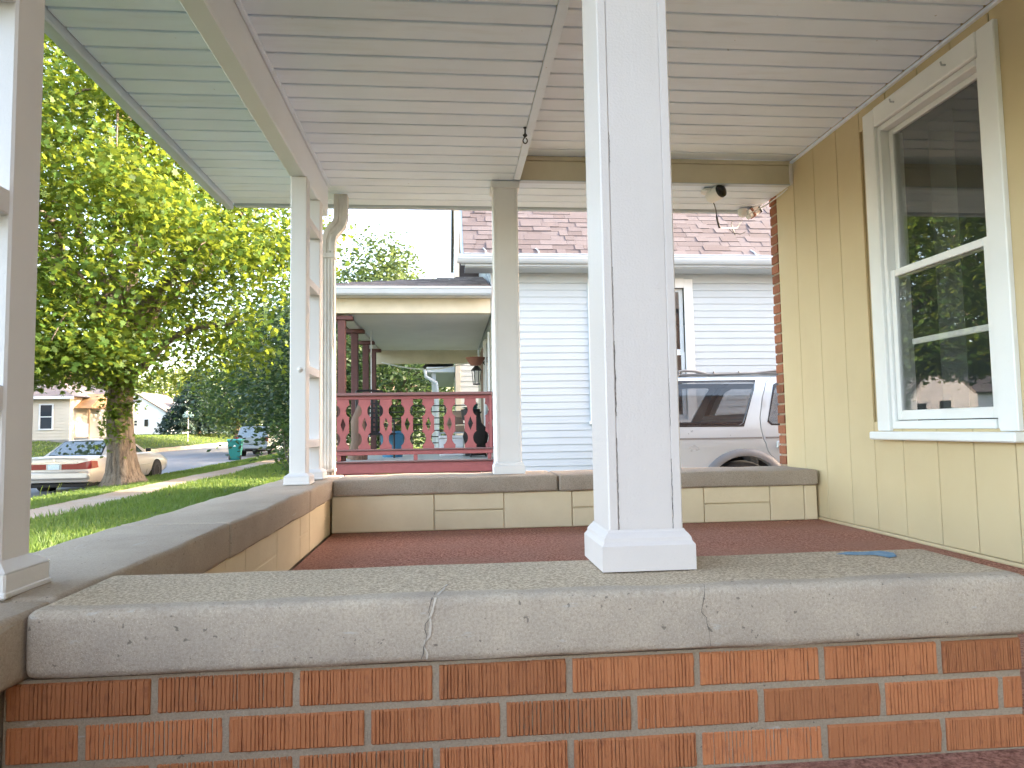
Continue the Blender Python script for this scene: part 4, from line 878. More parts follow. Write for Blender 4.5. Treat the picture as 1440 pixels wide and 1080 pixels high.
pt = thing('potted_plant', 'teal-leaved plant in a dark pot near the porch end post', 'plant', loc=(0.36, 11.9, PZ))
MB().lathe([(0.0001, 0), (.10, 0), (.10, .6), (.15, .62), (.17, .80), (.15, .80), (.0001, .76)], (0, 0, 0), 'z', 16).build('pot', 'black', pt, 40)
m = MB(); rs = random.Random(5)
for k in range(60):
    a = rs.uniform(0, 6.28); e = rs.uniform(.1, 1.3); L = rs.uniform(.12, .24); d = Vector((math.cos(a)*math.cos(e), math.sin(a)*math.cos(e), math.sin(e))); s_ = d.cross(Vector((0, 0, 1))).normalized()*.022; b = Vector((0, 0, .80)); m.add([b, b+d*L*.5+s_, b+d*L+Vector((0, 0, -.03)), b+d*L*.5-s_], [(0, 1, 2, 3)])
m.build('leaves', 'tealplant', pt)
cl = thing('cool_box', 'white cool box standing behind the porch balusters', 'cool box', loc=(0.02, 11.8, PZ)); bx('body', 'plainwhite', cl, -.2, .22, -.15, .15, 0, .30, .02); bx('lid', 'plainwhite', cl, -.21, .23, -.16, .16, .302, .35, .015)
for k, (w_, z, mt) in enumerate(((.18, .0, 'card'), (.15, .13, 'wood'), (.16, .25, 'card'))):
    tag(MB().box(-w_, w_, -.12, .12, 0, .115, .006).build('box', mt, loc=(0.08+.01*k, 12.35, PZ+.41+z)), ['lowest cardboard box on the porch shelf', 'dark wooden box between two cardboard boxes on the porch shelf', 'topmost cardboard box on the porch shelf'][k], 'box', 'boxes stacked on the porch shelf')
sh = thing('porch_shelf', 'small grey shelf table holding boxes on the red-railed porch', 'shelf', loc=(0.1, 12.35, PZ)); bx('top', 'housegrey', sh, -.3, .22, -.16, .16, .38, .408, .004)
for sx in (-.28, .2):
    for sy in (-.14, .14): bx('leg', 'housegrey', sh, sx-.02, sx+.02, sy-.02, sy+.02, 0, .379, .003)
fr = thing('metal_railing', 'black metal railing of thin bars at the far end of the porch', 'railing', loc=(-0.5, 15.55, PZ))
for k in range(7): MB().tube([(-1.05, 0, .16+.14*k), (1.1, 0, .16+.14*k)], .013, 6).build('bar', 'black', fr)
for x in (-1.05, -.35, .4, 1.1): MB().tube([(x, .012, 0), (x, .012, 1.06)], .018, 6).build('post', 'black', fr)
tag(MB().tube([(-1.5+.2*k, 15.4, 1.52-.16*math.sin(math.pi*k/10)) for k in range(11)], .014, 6).build('hanging_wire', 'plainwhite', smooth=50), 'pale wire sagging under the far beam of the neighbouring porch', 'wire')
tag(MB().tube([(-1.38, 12.3, 1.79), (-1.38, 12.3, .6), (-1.42, 12.3, -.1)], .01, 6).build('hanging_rope', 'plainwhite', smooth=50), 'pale rope hanging down beside the maroon porch posts', 'rope')

# third house, seen past the neighbour's roof and through its porch
h3 = thing('house', 'tall pale grey-green sided house behind the white clapboard house', 'house', loc=(0.17, 20, -1.1)); i3 = Matrix.Translation(h3.location).inverted()
def p3(o): o.parent = h3; o.matrix_parent_inverse = i3; return o
p3(MB().box(0.2, 9.5, 20, 28, -1.15, 6.4).build('wall', 'sidinggrey'))
for k in range(48):
    z = -0.9+k*.15
    p3(MB().prism([(19.999, z), (19.975, z), (19.992, z+.148), (19.999, z+.149)], 'x', .32, 3.0).build('siding_board', 'sidinggrey'))
p3(bx('corner_board', 'sidingbeige', None, .17, .318, 19.955, 20.1, -1.1, 6.4, .005))
p3(MB().add([(.10, 19.9, 6.38), (10, 19.9, 6.38), (10, 28.5, 6.38), (.10, 28.5, 6.38), (4.0, 24, 9.2), (5.5, 24, 9.2)], [(0, 1, 5, 4), (1, 2, 5), (2, 3, 4, 5), (3, 0, 4), (0, 3, 2, 1)]).build('roof', 'roofdark'))
p3(bx('porch_roof', 'siding', None, -.65, .16, 20.2, 27, 1.62, 1.78, .01)); p3(MB().add([(-.75, 20.1, 1.785), (.15, 20.1, 2.35), (.15, 27, 2.35), (-.75, 27, 1.785)], [(0, 1, 2, 3)]).build('porch_shingles', 'shingle'))
p3(MB().tube([(-.68, 20.15, 1.7), (-.66, 20.15, 1.5), (-.36, 20.15, 1.32), (-.34, 20.15, 1.1), (-.34, 20.15, -1)], .05, 8).build('downspout', 'alu', smooth=50))
p3(bx('porch_post', 'siding', None, -.5, -.38, 20.3, 20.42, -1.0, 1.62, .01)); p3(bx('porch_deck', 'housegrey', None, -.65, .16, 20.2, 27, -1.1, -.5, .01))

h3.location.y -= 0.8
# ------------------------------------------------------------------ silver SUV in the driveway
GD = -1.14
suv = thing('parked_suv', 'silver SUV with roof rails parked in the driveway beside white clapboard house', 'car', loc=(2.08, 7.42, GD))
# side skin as a function of height: tumblehome above the belt, tuck below
def sy_(u, v):
    b = 1.06
    y = 0.0
    if v > b: y += (v-b)*0.30 + max(0, v-1.55)**2*2.2
    else: y += max(0, .62-v)*0.10 + 0.03*((v-b)/.4)**2*(1 if v > .6 else 0)*0.3
    y -= 0.012*math.exp(-((v-.93)/.05)**2)
    if u < .45: y += (0.45-u)**2*0.5
    return y
def skin(flip):
    if not flip: return lambda u, v, d: (u, sy_(u, v)+d, v)
    return lambda u, v, d: (u, 1.80-sy_(u, v)-d, v)
def archpts(cx, r, v0, n=14, a0=None):
    a = math.asin(max(-1, min(1, (v0-.37)/r))); return [(cx+r*math.cos(math.pi-a-(math.pi-2*a)*k/n), .37+r*math.sin(math.pi-a-(math.pi-2*a)*k/n)) for k in range(n+1)]
WC1, WC2, AR = 1.20, 3.92, .45
SUVSEAM = [(1.66, 1.70), (1.56, 1.63), (1.48, 1.45), (1.41, 1.22), (1.40, 1.10), (1.42, .98), (1.47, .84), (1.53, .77)]
quarter = [(.02, .42), (.74, .42)] + [p for p in archpts(WC1, AR, .42) if p[0] < 1.58 and not (p[0] > 1.3 and p[1] < .70)] + list(reversed(SUVSEAM)) + [(1.5, 1.705), (.35, 1.70), (.20, 1.66), (.10, 1.45), (.03, 1.06), (-.01, .9), (-.01, .62)]
qwin = [(.24, 1.60), (.40, 1.632), (1.0, 1.642), (1.40, 1.645), (1.435, 1.632), (1.42, 1.60), (1.21, 1.165), (1.16, 1.14), (.30, 1.15), (.21, 1.18), (.20, 1.3)]
dseam = [(x+.008, z) for x, z in SUVSEAM]
door = list(dseam) + [(1.62, .70), (1.72, .58), (1.76, .42), (2.55, .42), (2.56, 1.06), (2.60, 1.70)]
dwin = [(1.53, 1.24), (1.51, 1.19), (1.55, 1.15), (2.50, 1.14), (2.53, 1.63), (1.75, 1.63), (1.66, 1.58)]
front = [(2.57, .42), (3.45, .42)] + archpts(WC2, AR, .42) + [(4.55, .45), (4.58, .75), (4.50, .95), (3.7, 1.06), (3.55, 1.09), (3.05, 1.66), (2.61, 1.70), (2.57, 1.06)]
fwin = [(2.62, 1.10), (3.36, 1.10), (2.98, 1.60), (2.64, 1.63)]
for flip in (False, True):
    fn = skin(flip)
    def fnd(off, fn=fn): return lambda u, v, d: fn(u, v, d+off)
    q = sheet(quarter, [qwin], fn, .07, .03).build('quarter_panel', 'silver', suv, 35)
    sheet(qwin, [], fnd(.010), .12).build('pane', 'carglass', q, 60)
    m = sheet(quarter[:0] + [(.19, 1.655), (1.452, 1.662), (1.21, 1.122), (.19, 1.13)], [qwin], fnd(-.0025), .1); m.build('window_seal', 'blackplastic', q, 60)
    d_ = sheet(door, [dwin], fn, .08, .03).build('rear_door', 'silver', suv, 35)
    sheet(dwin, [], fnd(.010), .12).build('pane', 'carglass', d_, 60)
    dz = [(x*1.0+(-.02 if x < 2 else .01), z+(.018 if z > 1.4 else -.018)) for x, z in dwin]
    sheet(dz, [dwin], fnd(-.0025), .1).build('window_seal', 'blackplastic', d_, 60)
    sheet([(x-.03, z) for x, z in SUVSEAM] + [(x+.04, z) for x, z in reversed(SUVSEAM)], [], fnd(.035), .1).build('seam_shade', 'dark', d_)  # dark strip added behind the seam so the gap reads as shaded
    # recessed handle
    yb = sy_(1.7, .9)
    sg = -1 if flip else 1; Y = (lambda a: a) if not flip else (lambda a: 1.80-a)
    bx('handle', 'silver', d_, 1.57, 1.77, Y(yb-.012), Y(yb+.01), .875, .955, .02); bx('handle_cup', 'dark', d_, 1.60, 1.74, Y(yb-.0135), Y(yb+.012), .888, .915, .006)
    f_ = sheet(front, [fwin], fn, .09, .03).build('front_side', 'silver', suv, 35); sheet(fwin, [], fnd(.010), .12).build('pane', 'carglass', f_, 60)
    # belt moulding line and arch flares
    m = sheet([(0.0, .985), (1.41, .985), (1.405, 1.005), (0.0, 1.005)], [], fnd(-.006), .2, .01); m.build('belt_moulding', 'grey', q)
    m = sheet([(1.45, .985), (2.55, .985), (2.55, 1.005), (1.445, 1.005)], [], fnd(-.006), .2, .01); m.build('belt_moulding', 'grey', d_)
    for wc, par in ((WC1, suv), (WC2, suv)):
        V = []; F = []; n = 20
        for k in range(n+1):
            a = R(-8)+(math.pi+R(16))*k/n; c, s_ = math.cos(a), math.sin(a)
            for rr_, off in ((AR-.03, .05), (AR-.022, -.028), (AR+.005, -.034), (AR+.05, -.020), (AR+.068, .004)):
                u, v = wc+rr_*c*1.04, .37+rr_*s_; yy = (0.008+off); V.append((u, yy if not flip else 1.80-yy, v))
        F = [(i*5+j, i*5+j+1, (i+1)*5+j+1, (i+1)*5+j) for i in range(n) for j in range(4)]
        MB().add(V, F).build('wheel_arch', 'grey', suv, 50)
    m = sheet([(.0, .40), (.76, .40), (.745, .44), (.60, .475), (.0, .475)], [], fnd(-.012), .2, .02); m.build('side_trim', 'silver', q)
    # roof rail
    Yr = Y(.27); r_ = MB(); r_.tube([(.42, Yr, 1.705), (.50, Yr, 1.755), (.62, Yr, 1.775), (.75, Yr, 1.77), (.92, Yr, 1.73)], .016, 7); r_.tube([(.0+.55, Yr, 1.70), (.56, Yr, 1.765)], .02, 6); r_.build('roof_rack_foot', 'grey', suv, 50)
    MB().tube([(.55, Yr, 1.725), (1.5, Yr, 1.742), (3.0, Yr, 1.725)], .017, 6).build('roof_rail', 'grey', suv, 50); MB().tube([(1.5, Yr, 1.745), (1.8, Yr, 1.775), (2.3, Yr, 1.785)], .016, 6).build('roof_rack_bar', 'grey', suv, 50)
    for xx in (.98, 1.28): MB().lathe([(.0001, .03), (.008, .02), (.018, 0)], (xx, Yr, 1.74), 'z', 8).build('rack_bolt', 'black', suv)
    for wc in (WC1, WC2):
        yc = .13 if not flip else 1.67; sg = 1 if not flip else -1
        wh = MB().lathe([(.20, -.10), (.33, -.10), (.365, -.07), (.372, 0), (.365, .07), (.33, .10), (.20, .10)], (wc, yc, .37), 'y', 36).build('wheel', 'rubber', suv, 40)
        m = MB().lathe([(.0001, -.06*sg), (.05, -.07*sg), (.06, -.05*sg), (.18, -.04*sg), (.215, -.09*sg), (.225, -.095*sg)], (wc, yc, .37), 'y', 30); m.build('rim', 'alloy', wh, 40)
# inner body: floor, liners, roof skin, tailgate, bonnet, seats
bx('underbody', 'dark', suv, .15, 4.5, .12, 1.68, .34, .46, .02)
for wc in (WC1, WC2): MB().box(wc-.5, wc+.5, .30, .32, .4, .95).box(wc-.5, wc+.5, 1.48, 1.50, .4, .95).build('wheel_liner', 'dark', suv)
V = []; F = []; st = [(.20, 1.66), (.35, 1.70), (.8, 1.715), (1.6, 1.72), (2.4, 1.715), (2.8, 1.70), (3.05, 1.66)]
for x, z in st:
    for k in range(9):
        t = k/8; yy = .235+(1.80-.47)*t; V.append((x, yy, z-.0+.035*(1-(2*t-1)**2)))
F = [(i*9+k, i*9+k+1, (i+1)*9+k+1, (i+1)*9+k) for i in range(len(st)-1) for k in range(8)]
MB().add(V, F).build('roof', 'silver', suv, 40)
MB().add([(3.05, .25, 1.66), (3.05, 1.55, 1.66), (3.60, 1.72, 1.08), (3.60, .08, 1.08)], [(0, 1, 2, 3)]).build('windscreen', 'carglass', suv)
MB().add([(3.58, .05, 1.07), (3.58, 1.75, 1.07), (4.45, 1.68, .96), (4.45, .12, .96), (4.58, .15, .72), (4.58, 1.65, .72), (4.58, .15, .42), (4.58, 1.65, .42)], [(0, 1, 2, 3), (3, 2, 5, 4), (4, 5, 7, 6)]).build('bonnet', 'silver', suv, 40)
MB().add([(.20, .25, 1.66), (.20, 1.55, 1.66), (.09, 1.62, 1.42), (.09, .18, 1.42), (.02, .06, 1.06), (.02, 1.74, 1.06), (-.02, .10, .62), (-.02, 1.70, .62), (.0, .1, .40), (.0, 1.70, .40)], [(0, 1, 2, 3), (4, 5, 7, 6), (6, 7, 9, 8)]).build('tailgate', 'silver', suv, 40)
MB().add([(.10, .22, 1.45), (.10, 1.58, 1.45), (.02, 1.70, 1.07), (.02, .10, 1.07)], [(0, 1, 2, 3)]).build('rear_pane', 'carglass', suv)
bx('rear_bumper', 'silver', suv, -.08, .06, .05, 1.75, .40, .60, .04)
bx('rear_seat', 'grey', suv, 1.30, 1.46, .18, 1.62, .55, 1.27, .05); bx('front_seat', 'grey', suv, 2.35, 2.5, .25, .78, .55, 1.42, .05); bx('front_seat', 'grey', suv, 2.35, 2.5, 1.02, 1.55, .55, 1.42, .05)
bx('cargo_cover', 'blackplastic', suv, .16, 1.28, .16, 1.64, 1.15, 1.18, .01); bx('cabin_floor', 'dark', suv, .15, 3.5, .14, 1.66, .47, .52, .01)

# unseen garage added at the driveway end to shade the SUV
shade_garage = thing('garage', 'added unseen white garage that shades the driveway and silver SUV', 'garage', loc=(16.5, 4.6, -1.15))
bx('wall', 'siding', shade_garage, 0, 6, 0, 6.6, -.1, 3.0, 0); MB().prism([(-.4, 3.001), (7.0, 3.001), (3.3, 4.9)], 'x', -.3, 6.3).build('roof', 'roofdark', shade_garage); bx('garage_door', 'plainwhite', shade_garage, -.05, -.002, 1.2, 5.4, .02, 2.3, .01)

# ------------------------------------------------------------------ street vehicles
def wheels(root, spots, r, wd):
    for (x, y, sg) in spots:
        wh = MB().lathe([(r*.55, -wd/2), (r*.9, -wd/2), (r*.99, -wd*.35), (r, 0), (r*.99, wd*.35), (r*.9, wd/2), (r*.55, wd/2)], (x, y, r), 'x', 28).build('wheel', 'rubber', root, 40)
        MB().lathe([(.0001, .30*wd*sg), (r*.14, .36*wd*sg), (r*.18, .26*wd*sg), (r*.48, .2*wd*sg), (r*.58, .46*wd*sg), (r*.64, .5*wd*sg)], (x, y, r), 'x', 24).build('rim', 'alloy', wh, 40)
        m = MB()
        for k in range(7):
            a = 2*math.pi*k/7; m.tube([(x+.33*wd*sg, y+r*.16*math.cos(a), r+r*.16*math.sin(a)), (x+.36*wd*sg, y+r*.56*math.cos(a), r+r*.56*math.sin(a))], r*.06, 5)
        m.build('spokes', 'chrome', wh)
def loft_body(stations, name, mat, root, arches=()):
    """stations: (y, zb, hb, zm, hm, zs, hs, zt, ht) lower edge, widest line, shoulder, deck edge."""
    V = []; F = []
    for (y, zb, hb, zm, hm, zs, hs, zt, ht) in stations:
        half = [(hb, zb), (hm*.985, zb+(zm-zb)*.45), (hm, zm), (hm*.995, zm+(zs-zm)*.6), (hs, zs), ((hs+ht)/2+.012, zs+(zt-zs)*.72), (ht, zt), (ht*.5, zt+.018), (0, zt+.025)]
        for x, z in half: V.append((x, y, z))
        for x, z in reversed(half[:-1]): V.append((-x, y, z))
    n = 17
    for i in range(len(stations)-1):
        for k in range(n-1): F.append((i*n+k, i*n+k+1, (i+1)*n+k+1, (i+1)*n+k))
        F.append((i*n+n-1, i*n, (i+1)*n, (i+1)*n+n-1))
    F.append(tuple(range(n-1, -1, -1))); F.append(tuple((len(stations)-1)*n+k for k in range(n)))
    return MB().add(V, F).build(name, mat, root, 32)
def arch_disc(root, x, y, r, sg, w_=.03):
    # dark wheel housing that shows behind the tyre, with a body-side lip
    MB().lathe([(.0001, 0), (r, 0), (r, -.25*sg), (.0001, -.25*sg)], (x, y, r*.86), 'x', 28).build('wheel_housing', 'dark', root)
def street_z(x, y): return gz(x, y)+0.006
sed = thing('parked_sedan', 'pale champagne sedan with wide red tail lights parked behind the maple trunk', 'car', loc=(-10.73, 19.8, street_z(-10.73, 21.8)+.0), rz=0)
sed.rotation_euler = (math.atan(.011), 0, R(0.0))
H = .965
loft_body([(0.0, .36, .78, .52, .84, .78, .80, .90, .70), (.05, .30, .84, .52, .93, .80, .90, .955, .76), (.30, .27, .86, .54, .965, .83, .93, .985, .80), (.95, .24, .87, .56, .975, .85, .945, .985, .83), (1.6, .22, .87, .56, .98, .86, .95, .97, .86), (3.4, .22, .87, .56, .98, .86, .95, .97, .86), (3.9, .23, .87, .56, .975, .84, .94, .95, .82), (4.8, .27, .86, .55, .95, .78, .90, .88, .74), (5.2, .30, .82, .52, .90, .70, .84, .80, .66), (5.32, .36, .74, .50, .82, .66, .76, .74, .6)], 'body', 'champagne', sed)
def greenhouse(root, mat, yb0, yr0, yr1, yb1, zb, zr, hb, hr, name='cabin'):
    V = []; F = []; ysb = [yb0+(yb1-yb0)*k/10 for k in range(11)]
    for k in range(11):
        t = k/10; yr = yr0+(yr1-yr0)*t; yb = ysb[k]
        sec = []
        for (hf, zf) in ((1, 0), (.93, .35), (.83, .72), (.74, .91), (.60, .985), (.3, 1.0), (0, 1.01)): 
            x = hr*hf/.74*.98 if zf > .9 else hb+(hr*.98-hb)*(zf/.91); yy = yb+(yr-yb)*min(1, zf/.93); sec.append((x, yy, zb+(zr-zb)*zf*(1-.03*((2*t-1)**2)*(zf > .9))))
        for p in sec: V.append(p)
        for p in reversed(sec[:-1]): V.append((-p[0], p[1], p[2]))
    n = 13
    for i in range(10):
        for k in range(n-1): F.append((i*n+k, i*n+k+1, (i+1)*n+k+1, (i+1)*n+k))
    F.append(tuple(range(n-1, -1, -1))); F.append(tuple(10*n+k for k in range(n)))
    return MB().add(V, F).build(name, mat, root, 35)
cab = greenhouse(sed, 'champagne', .98, 1.72, 2.95, 3.80, .965, 1.425, .84, .66)
def quadpane(root, pts, name='pane', mat='sedanglass'): return MB().add(pts, [(0, 1, 2, 3)]).build(name, mat, root)
quadpane(sed, [(-.70, 1.03, 1.012), (.70, 1.03, 1.012), (.575, 1.60, 1.372), (-.575, 1.60, 1.372)], 'rear_window', 'sedanglass')
quadpane(sed, [(-.735, 1.00, .992), (.735, 1.00, .992), (.60, 1.64, 1.395), (-.60, 1.64, 1.395)], 'rear_window_seal', 'blackplastic').location = (0, .012, -.004)
for sg in (-1, 1):
    for (a, b, c, d) in (((1.62, .99), (2.38, .99), (2.34, 1.345), (1.88, 1.345)), ((2.44, .99), (3.42, .99), (2.96, 1.345), (2.42, 1.345))):
        def X(z): return sg*(.84+(.66*.98-.84)*min(1, ((z-.965)/.46)/.91)+.012)
        quadpane(sed, [(X(z), y, z) for y, z in (a, b, c, d)], 'side_window')
    m = MB(); m.box(sg*.99, sg*1.13, 3.25, 3.36, .99, 1.10, .02); m.build('mirror', 'blackplastic', sed)
    arch_disc(sed, sg*.983, 1.26, .385, sg); arch_disc(sed, sg*.983, 4.18, .385, sg)
    # tail lamp wraps round the corner
    MB().add([(sg*.20, -.022, .655), (sg*.58, -.022, .655), (sg*.84, -.016, .655), (sg*.95, .04, .66), (sg*.985, .34, .68), (sg*.20, -.018, .80), (sg*.58, -.018, .805), (sg*.82, -.010, .86), (sg*.94, .045, .885), (sg*.972, .30, .86)], [(0, 1, 6, 5), (1, 2, 7, 6), (2, 3, 8, 7), (3, 4, 9, 8)]).build('tail_light', 'redlens', sed)
    bx('reverse_light', 'clearlens', sed, sg*.165, sg*.195, -.03, .01, .655, .79, .004)
    MB().tube([(sg*.985, 1.9, .60), (sg*.992, 2.6, .60), (sg*.985, 3.6, .60)], .018, 6).build('rub_strip', 'champagne', sed)
    MB().box(sg*.955, sg*.98, 2.38, 2.386, .30, .95).build('door_gap', 'dark', sed)
bx('licence_plate', 'plate', sed, -.15, .15, -.04, .0, .655, .80, .004); bx('boot_trim', 'chrome', sed, -.62, .62, -.02, .03, .815, .85, .005)
m = MB().box(-.93, .93, -.09, .06, .38, .60, .05); m.build('rear_bumper', 'champagne', sed, 40)
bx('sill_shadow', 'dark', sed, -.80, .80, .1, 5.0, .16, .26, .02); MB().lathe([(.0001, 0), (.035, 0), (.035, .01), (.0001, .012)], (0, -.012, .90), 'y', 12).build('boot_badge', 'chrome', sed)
wheels(sed, [(-.885, 1.26, -1), (.885, 1.26, 1), (-.885, 4.18, -1), (.885, 4.18, 1)], .335, .215)

van = thing('parked_suv', 'grey-silver SUV seen from behind parked up the street beyond the bin', 'car', loc=(-11.2, 40.2, street_z(-11.2, 42)), rz=R(-1)); van.scale = (1, 1, 1.0)
loft_body([(0.0, .42, .80, .62, .88, .88, .88, 1.05, .86), (.06, .38, .86, .62, .93, .90, .92, 1.07, .88), (.8, .32, .88, .62, .95, .92, .93, 1.08, .88), (3.4, .32, .88, .62, .95, .92, .93, 1.08, .86), (4.4, .36, .86, .60, .92, .86, .88, .98, .78), (4.65, .42, .78, .58, .84, .78, .8, .86, .7)], 'body', 'greycar', van)
greenhouse(van, 'greycar', .06, .30, 2.75, 3.5, 1.07, 1.74, .87, .74)
quadpane(van, [(-.66, .085, 1.14), (.66, .085, 1.14), (.585, .235, 1.58), (-.585, .235, 1.58)], 'rear_window', 'sedanglass')
for sg in (-1, 1):
    def X(z): return sg*(.87+(.74*.98-.87)*min(1, ((z-1.07)/.67)/.91)+.012)
    quadpane(van, [(X(1.12), .35, 1.12), (X(1.12), 1.2, 1.12), (X(1.58), 1.2, 1.58), (X(1.58), .5, 1.58)], 'side_window'); quadpane(van, [(X(1.12), 1.28, 1.12), (X(1.12), 3.0, 1.12), (X(1.58), 2.6, 1.58), (X(1.58), 1.28, 1.58)], 'side_window')
    bx('tail_light', 'redlens', van, sg*.74, sg*.905, -.012, .16, .84, 1.12, .02); MB().box(sg*.95, sg*1.1, 2.7, 2.8, 1.1, 1.25, .02).build('mirror', 'blackplastic', van)
    arch_disc(van, sg*.955, .95, .42, sg); arch_disc(van, sg*.955, 3.75, .42, sg)
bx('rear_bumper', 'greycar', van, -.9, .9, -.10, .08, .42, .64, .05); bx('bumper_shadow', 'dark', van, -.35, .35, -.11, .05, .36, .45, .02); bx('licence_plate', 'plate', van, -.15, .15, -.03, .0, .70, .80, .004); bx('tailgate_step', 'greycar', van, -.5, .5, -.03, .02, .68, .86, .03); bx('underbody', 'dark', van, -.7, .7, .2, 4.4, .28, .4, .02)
wheels(van, [(-.85, .95, -1), (.85, .95, 1), (-.85, 3.75, -1), (.85, 3.75, 1)], .36, .24)

tb = thing('wheelie_bin', 'teal wheeled rubbish bin standing at the kerb near the grey SUV', 'bin', loc=(-11.2, 37.2, street_z(-11.2, 37.2)), rz=R(8))
V = []; rings = [(0, .24, .25), (.08, .25, .27), (.90, .33, .36), (.96, .34, .38), (1.0, .34, .38)]
for z, hx, hy in rings: V += [(-hx, -hy, z), (hx, -hy, z), (hx, hy, z), (-hx, hy, z)]
MB().add(V, [(3, 2, 1, 0)] + [(i*4+k, i*4+(k+1) % 4, i*4+4+(k+1) % 4, i*4+4+k) for i in range(4) for k in range(4)] + [(16, 17, 18, 19)]).build('body', 'teal', tb)
MB().prism([(-.41, 1.005), (.41, 1.005), (.43, 1.03), (.30, 1.09), (-.30, 1.085), (-.42, 1.03)], 'x', -.375, .375).build('lid', 'tealid', tb)
for sg in (-1, 1): MB().lathe([(.0001, -.03), (.11, -.03), (.13, 0), (.11, .03), (.0001, .03)], (.27*sg+.02, -.24, .13), 'x', 18).build('wheel', 'rubber', tb, 40)
MB().tube([(-.25, .40, .97), (.25, .40, .97)], .02, 6).build('handle', 'tealid', tb)
MB().add([(-.07, -.344, .70), (.09, -.344, .70), (.01, -.352, .79)], [(0, 1, 2)]).build('emblem', 'plainwhite', tb)
sg_ = thing('street_sign', 'street name sign with crossed blades on a thin post at the far corner', 'sign', loc=(-21.95, 60, gz(-21.95, 60)))
MB().tube([(0, 0, 0), (0, 0, 2.35)], .035, 8).build('post', 'galv', sg_); bx('blade', 'signgreen', sg_, -.45, .45, -.012, .012, 2.05, 2.30, .003); MB().box(-.012, .012, -.45, .45, 2.33, 2.56, .003).build('blade', 'signgreen', sg_); bx('blade', 'signgreen', sg_, -.3, .3, -.012, .012, 2.34, 2.5, .003)

# ------------------------------------------------------------------ houses across the street
def hwindow(root, face, a0, a1, z0, z1, pos, sgn=-1):
    # frame + pane on a wall facing -Y ('y') or +X ('x')
    f = MB(); g = MB(); t = .09
    def B(mb, p0, p1, q0, q1, d0, d1):
        if face == 'y': mb.box(p0, p1, pos-d1, pos-d0, q0, q1, 0)
        else: mb.box(pos+d0, pos+d1, p0, p1, q0, q1, 0)
    B(f, a0-t, a0, z0-t, z1+t, 0, .05); B(f, a1, a1+t, z0-t, z1+t, 0, .05); B(f, a0, a1, z1, z1+t, 0, .05); B(f, a0, a1, z0-t, z0, 0, .07); B(f, a0, a1, (z0+z1)/2-.03, (z0+z1)/2+.03, .012, .04)
    o = f.build('window', 'plainwhite', root); B(g, a0, a1, z0, z1, 0, .012); g.build('pane', 'darkglass', o)
def lapwall(root, name, mat, x0, x1, y, z0, z1, n):
    for k in range(n):
        h = (z1-z0)/n; z = z0+h*k; MB().prism([(y+.02, z), (y-.03, z), (y-.004, z+h-.004), (y+.02, z+h)], 'x', x0, x1).build(name, mat, root)
c1 = thing('house', 'cream house with hip roof and timber porch across the street', 'house', loc=(-24.1, 46, gz(-24.1, 46)))
c1h = 3.0
bx('wall', 'peach', c1, -10, 0, .05, 9, -.3, c1h, 0); lapwall(c1, 'siding_board', 'peach', -6, .0, .02, .25, c1h, 14); bx('foundation', 'kerb', c1, -10, .02, -.02, 9, -.4, .25, 0)
MB().add([(-10.5, -.5, c1h-.02), (.5, -.5, c1h-.02), (.5, 9.5, c1h-.02), (-10.5, 9.5, c1h-.02), (-5, 4, c1h+2.4), (-5, 5, c1h+2.4)], [(0, 1, 4), (1, 2, 5, 4), (2, 3, 5), (3, 0, 4, 5), (0, 3, 2, 1)]).build('roof', 'roofdark', c1)
bx('fascia', 'plainwhite', c1, -10.5, .5, -.53, -.501, c1h-.18, c1h-.02, 0); bx('chimney', 'brickwall', c1, -2.6, -1.9, 3, 3.7, c1h, c1h+2.3, .02)
hwindow(c1, 'y', -1.75, -1.05, .95, 2.45, -.0+.0)
bx('porch_deck', 'kerb', c1, .02, .9, .6, 3.6, -.3, .35, 0); bx('porch_rail', 'plainwhite', c1, .1, .85, .6, .7, .4, 1.25, 0); MB().prism([(.4, c1h-.75), (3.8, c1h-.75), (2.1, c1h+.25)], 'x', .03, 1.0).build('porch_gable', 'lumber', c1)
for y in (.62, 3.45): bx('porch_post', 'lumber', c1, .78, .88, y, y+.12, .35, c1h-.75, 0)
c2 = thing('house', 'white gabled house mirrored in the lower window sash', 'house', loc=(-25.3, 36.0, gz(-25.3, 38)-.3)); 
bx('wall', 'housewhite', c2, -8, 0, 0, 5.6, -.4, 2.6, 0); MB().prism([(0, 2.601), (5.6, 2.601), (2.8, 4.6)], 'x', -8, 0).build('gable', 'housewhite', c2); 
for sg in (0, 1):
    a, b = ((-.35, 2.38), (2.8, 4.85)) if not sg else ((5.95, 2.38), (2.8, 4.85))
    MB().prism([a, b, (b[0], b[1]-.22), (a[0]+(.12 if not sg else -.12), a[1]-.1)], 'x', -8.3, .35).build('roof_slope', 'roofdark', c2)
for k in range(11):
    z = 2.65+k*.17; hw = 2.75*(1-(z-2.6)/2.0)
    if hw > .15: MB().add([(.03, 2.8-hw, z), (.03, 2.8+hw, z), (.005, 2.8+hw-.12, z+.165), (.005, 2.8-hw+.12, z+.165)], [(0, 1, 2, 3)]).build('gable_board', 'housewhite', c2)
hwindow(c2, 'x', 2.0, 3.0, .6, 2.0, 0); bx('door', 'darkglass', c2, .0, .05, 4.2, 5.0, -.1, 1.9, 0)
c3 = thing('house', 'white gable-ended bungalow with small shuttered windows far across the street', 'house', loc=(-38.9, 82, gz(-37.6, 75)+.1))
bx('wall', 'housewhite', c3, 0, 6.6, 0, 9, -.4, 2.4, 0); MB().prism([(0, 2.401), (6.6, 2.401), (2.9, 4.6)], 'y', 0, 9).build('gable', 'housewhite', c3)
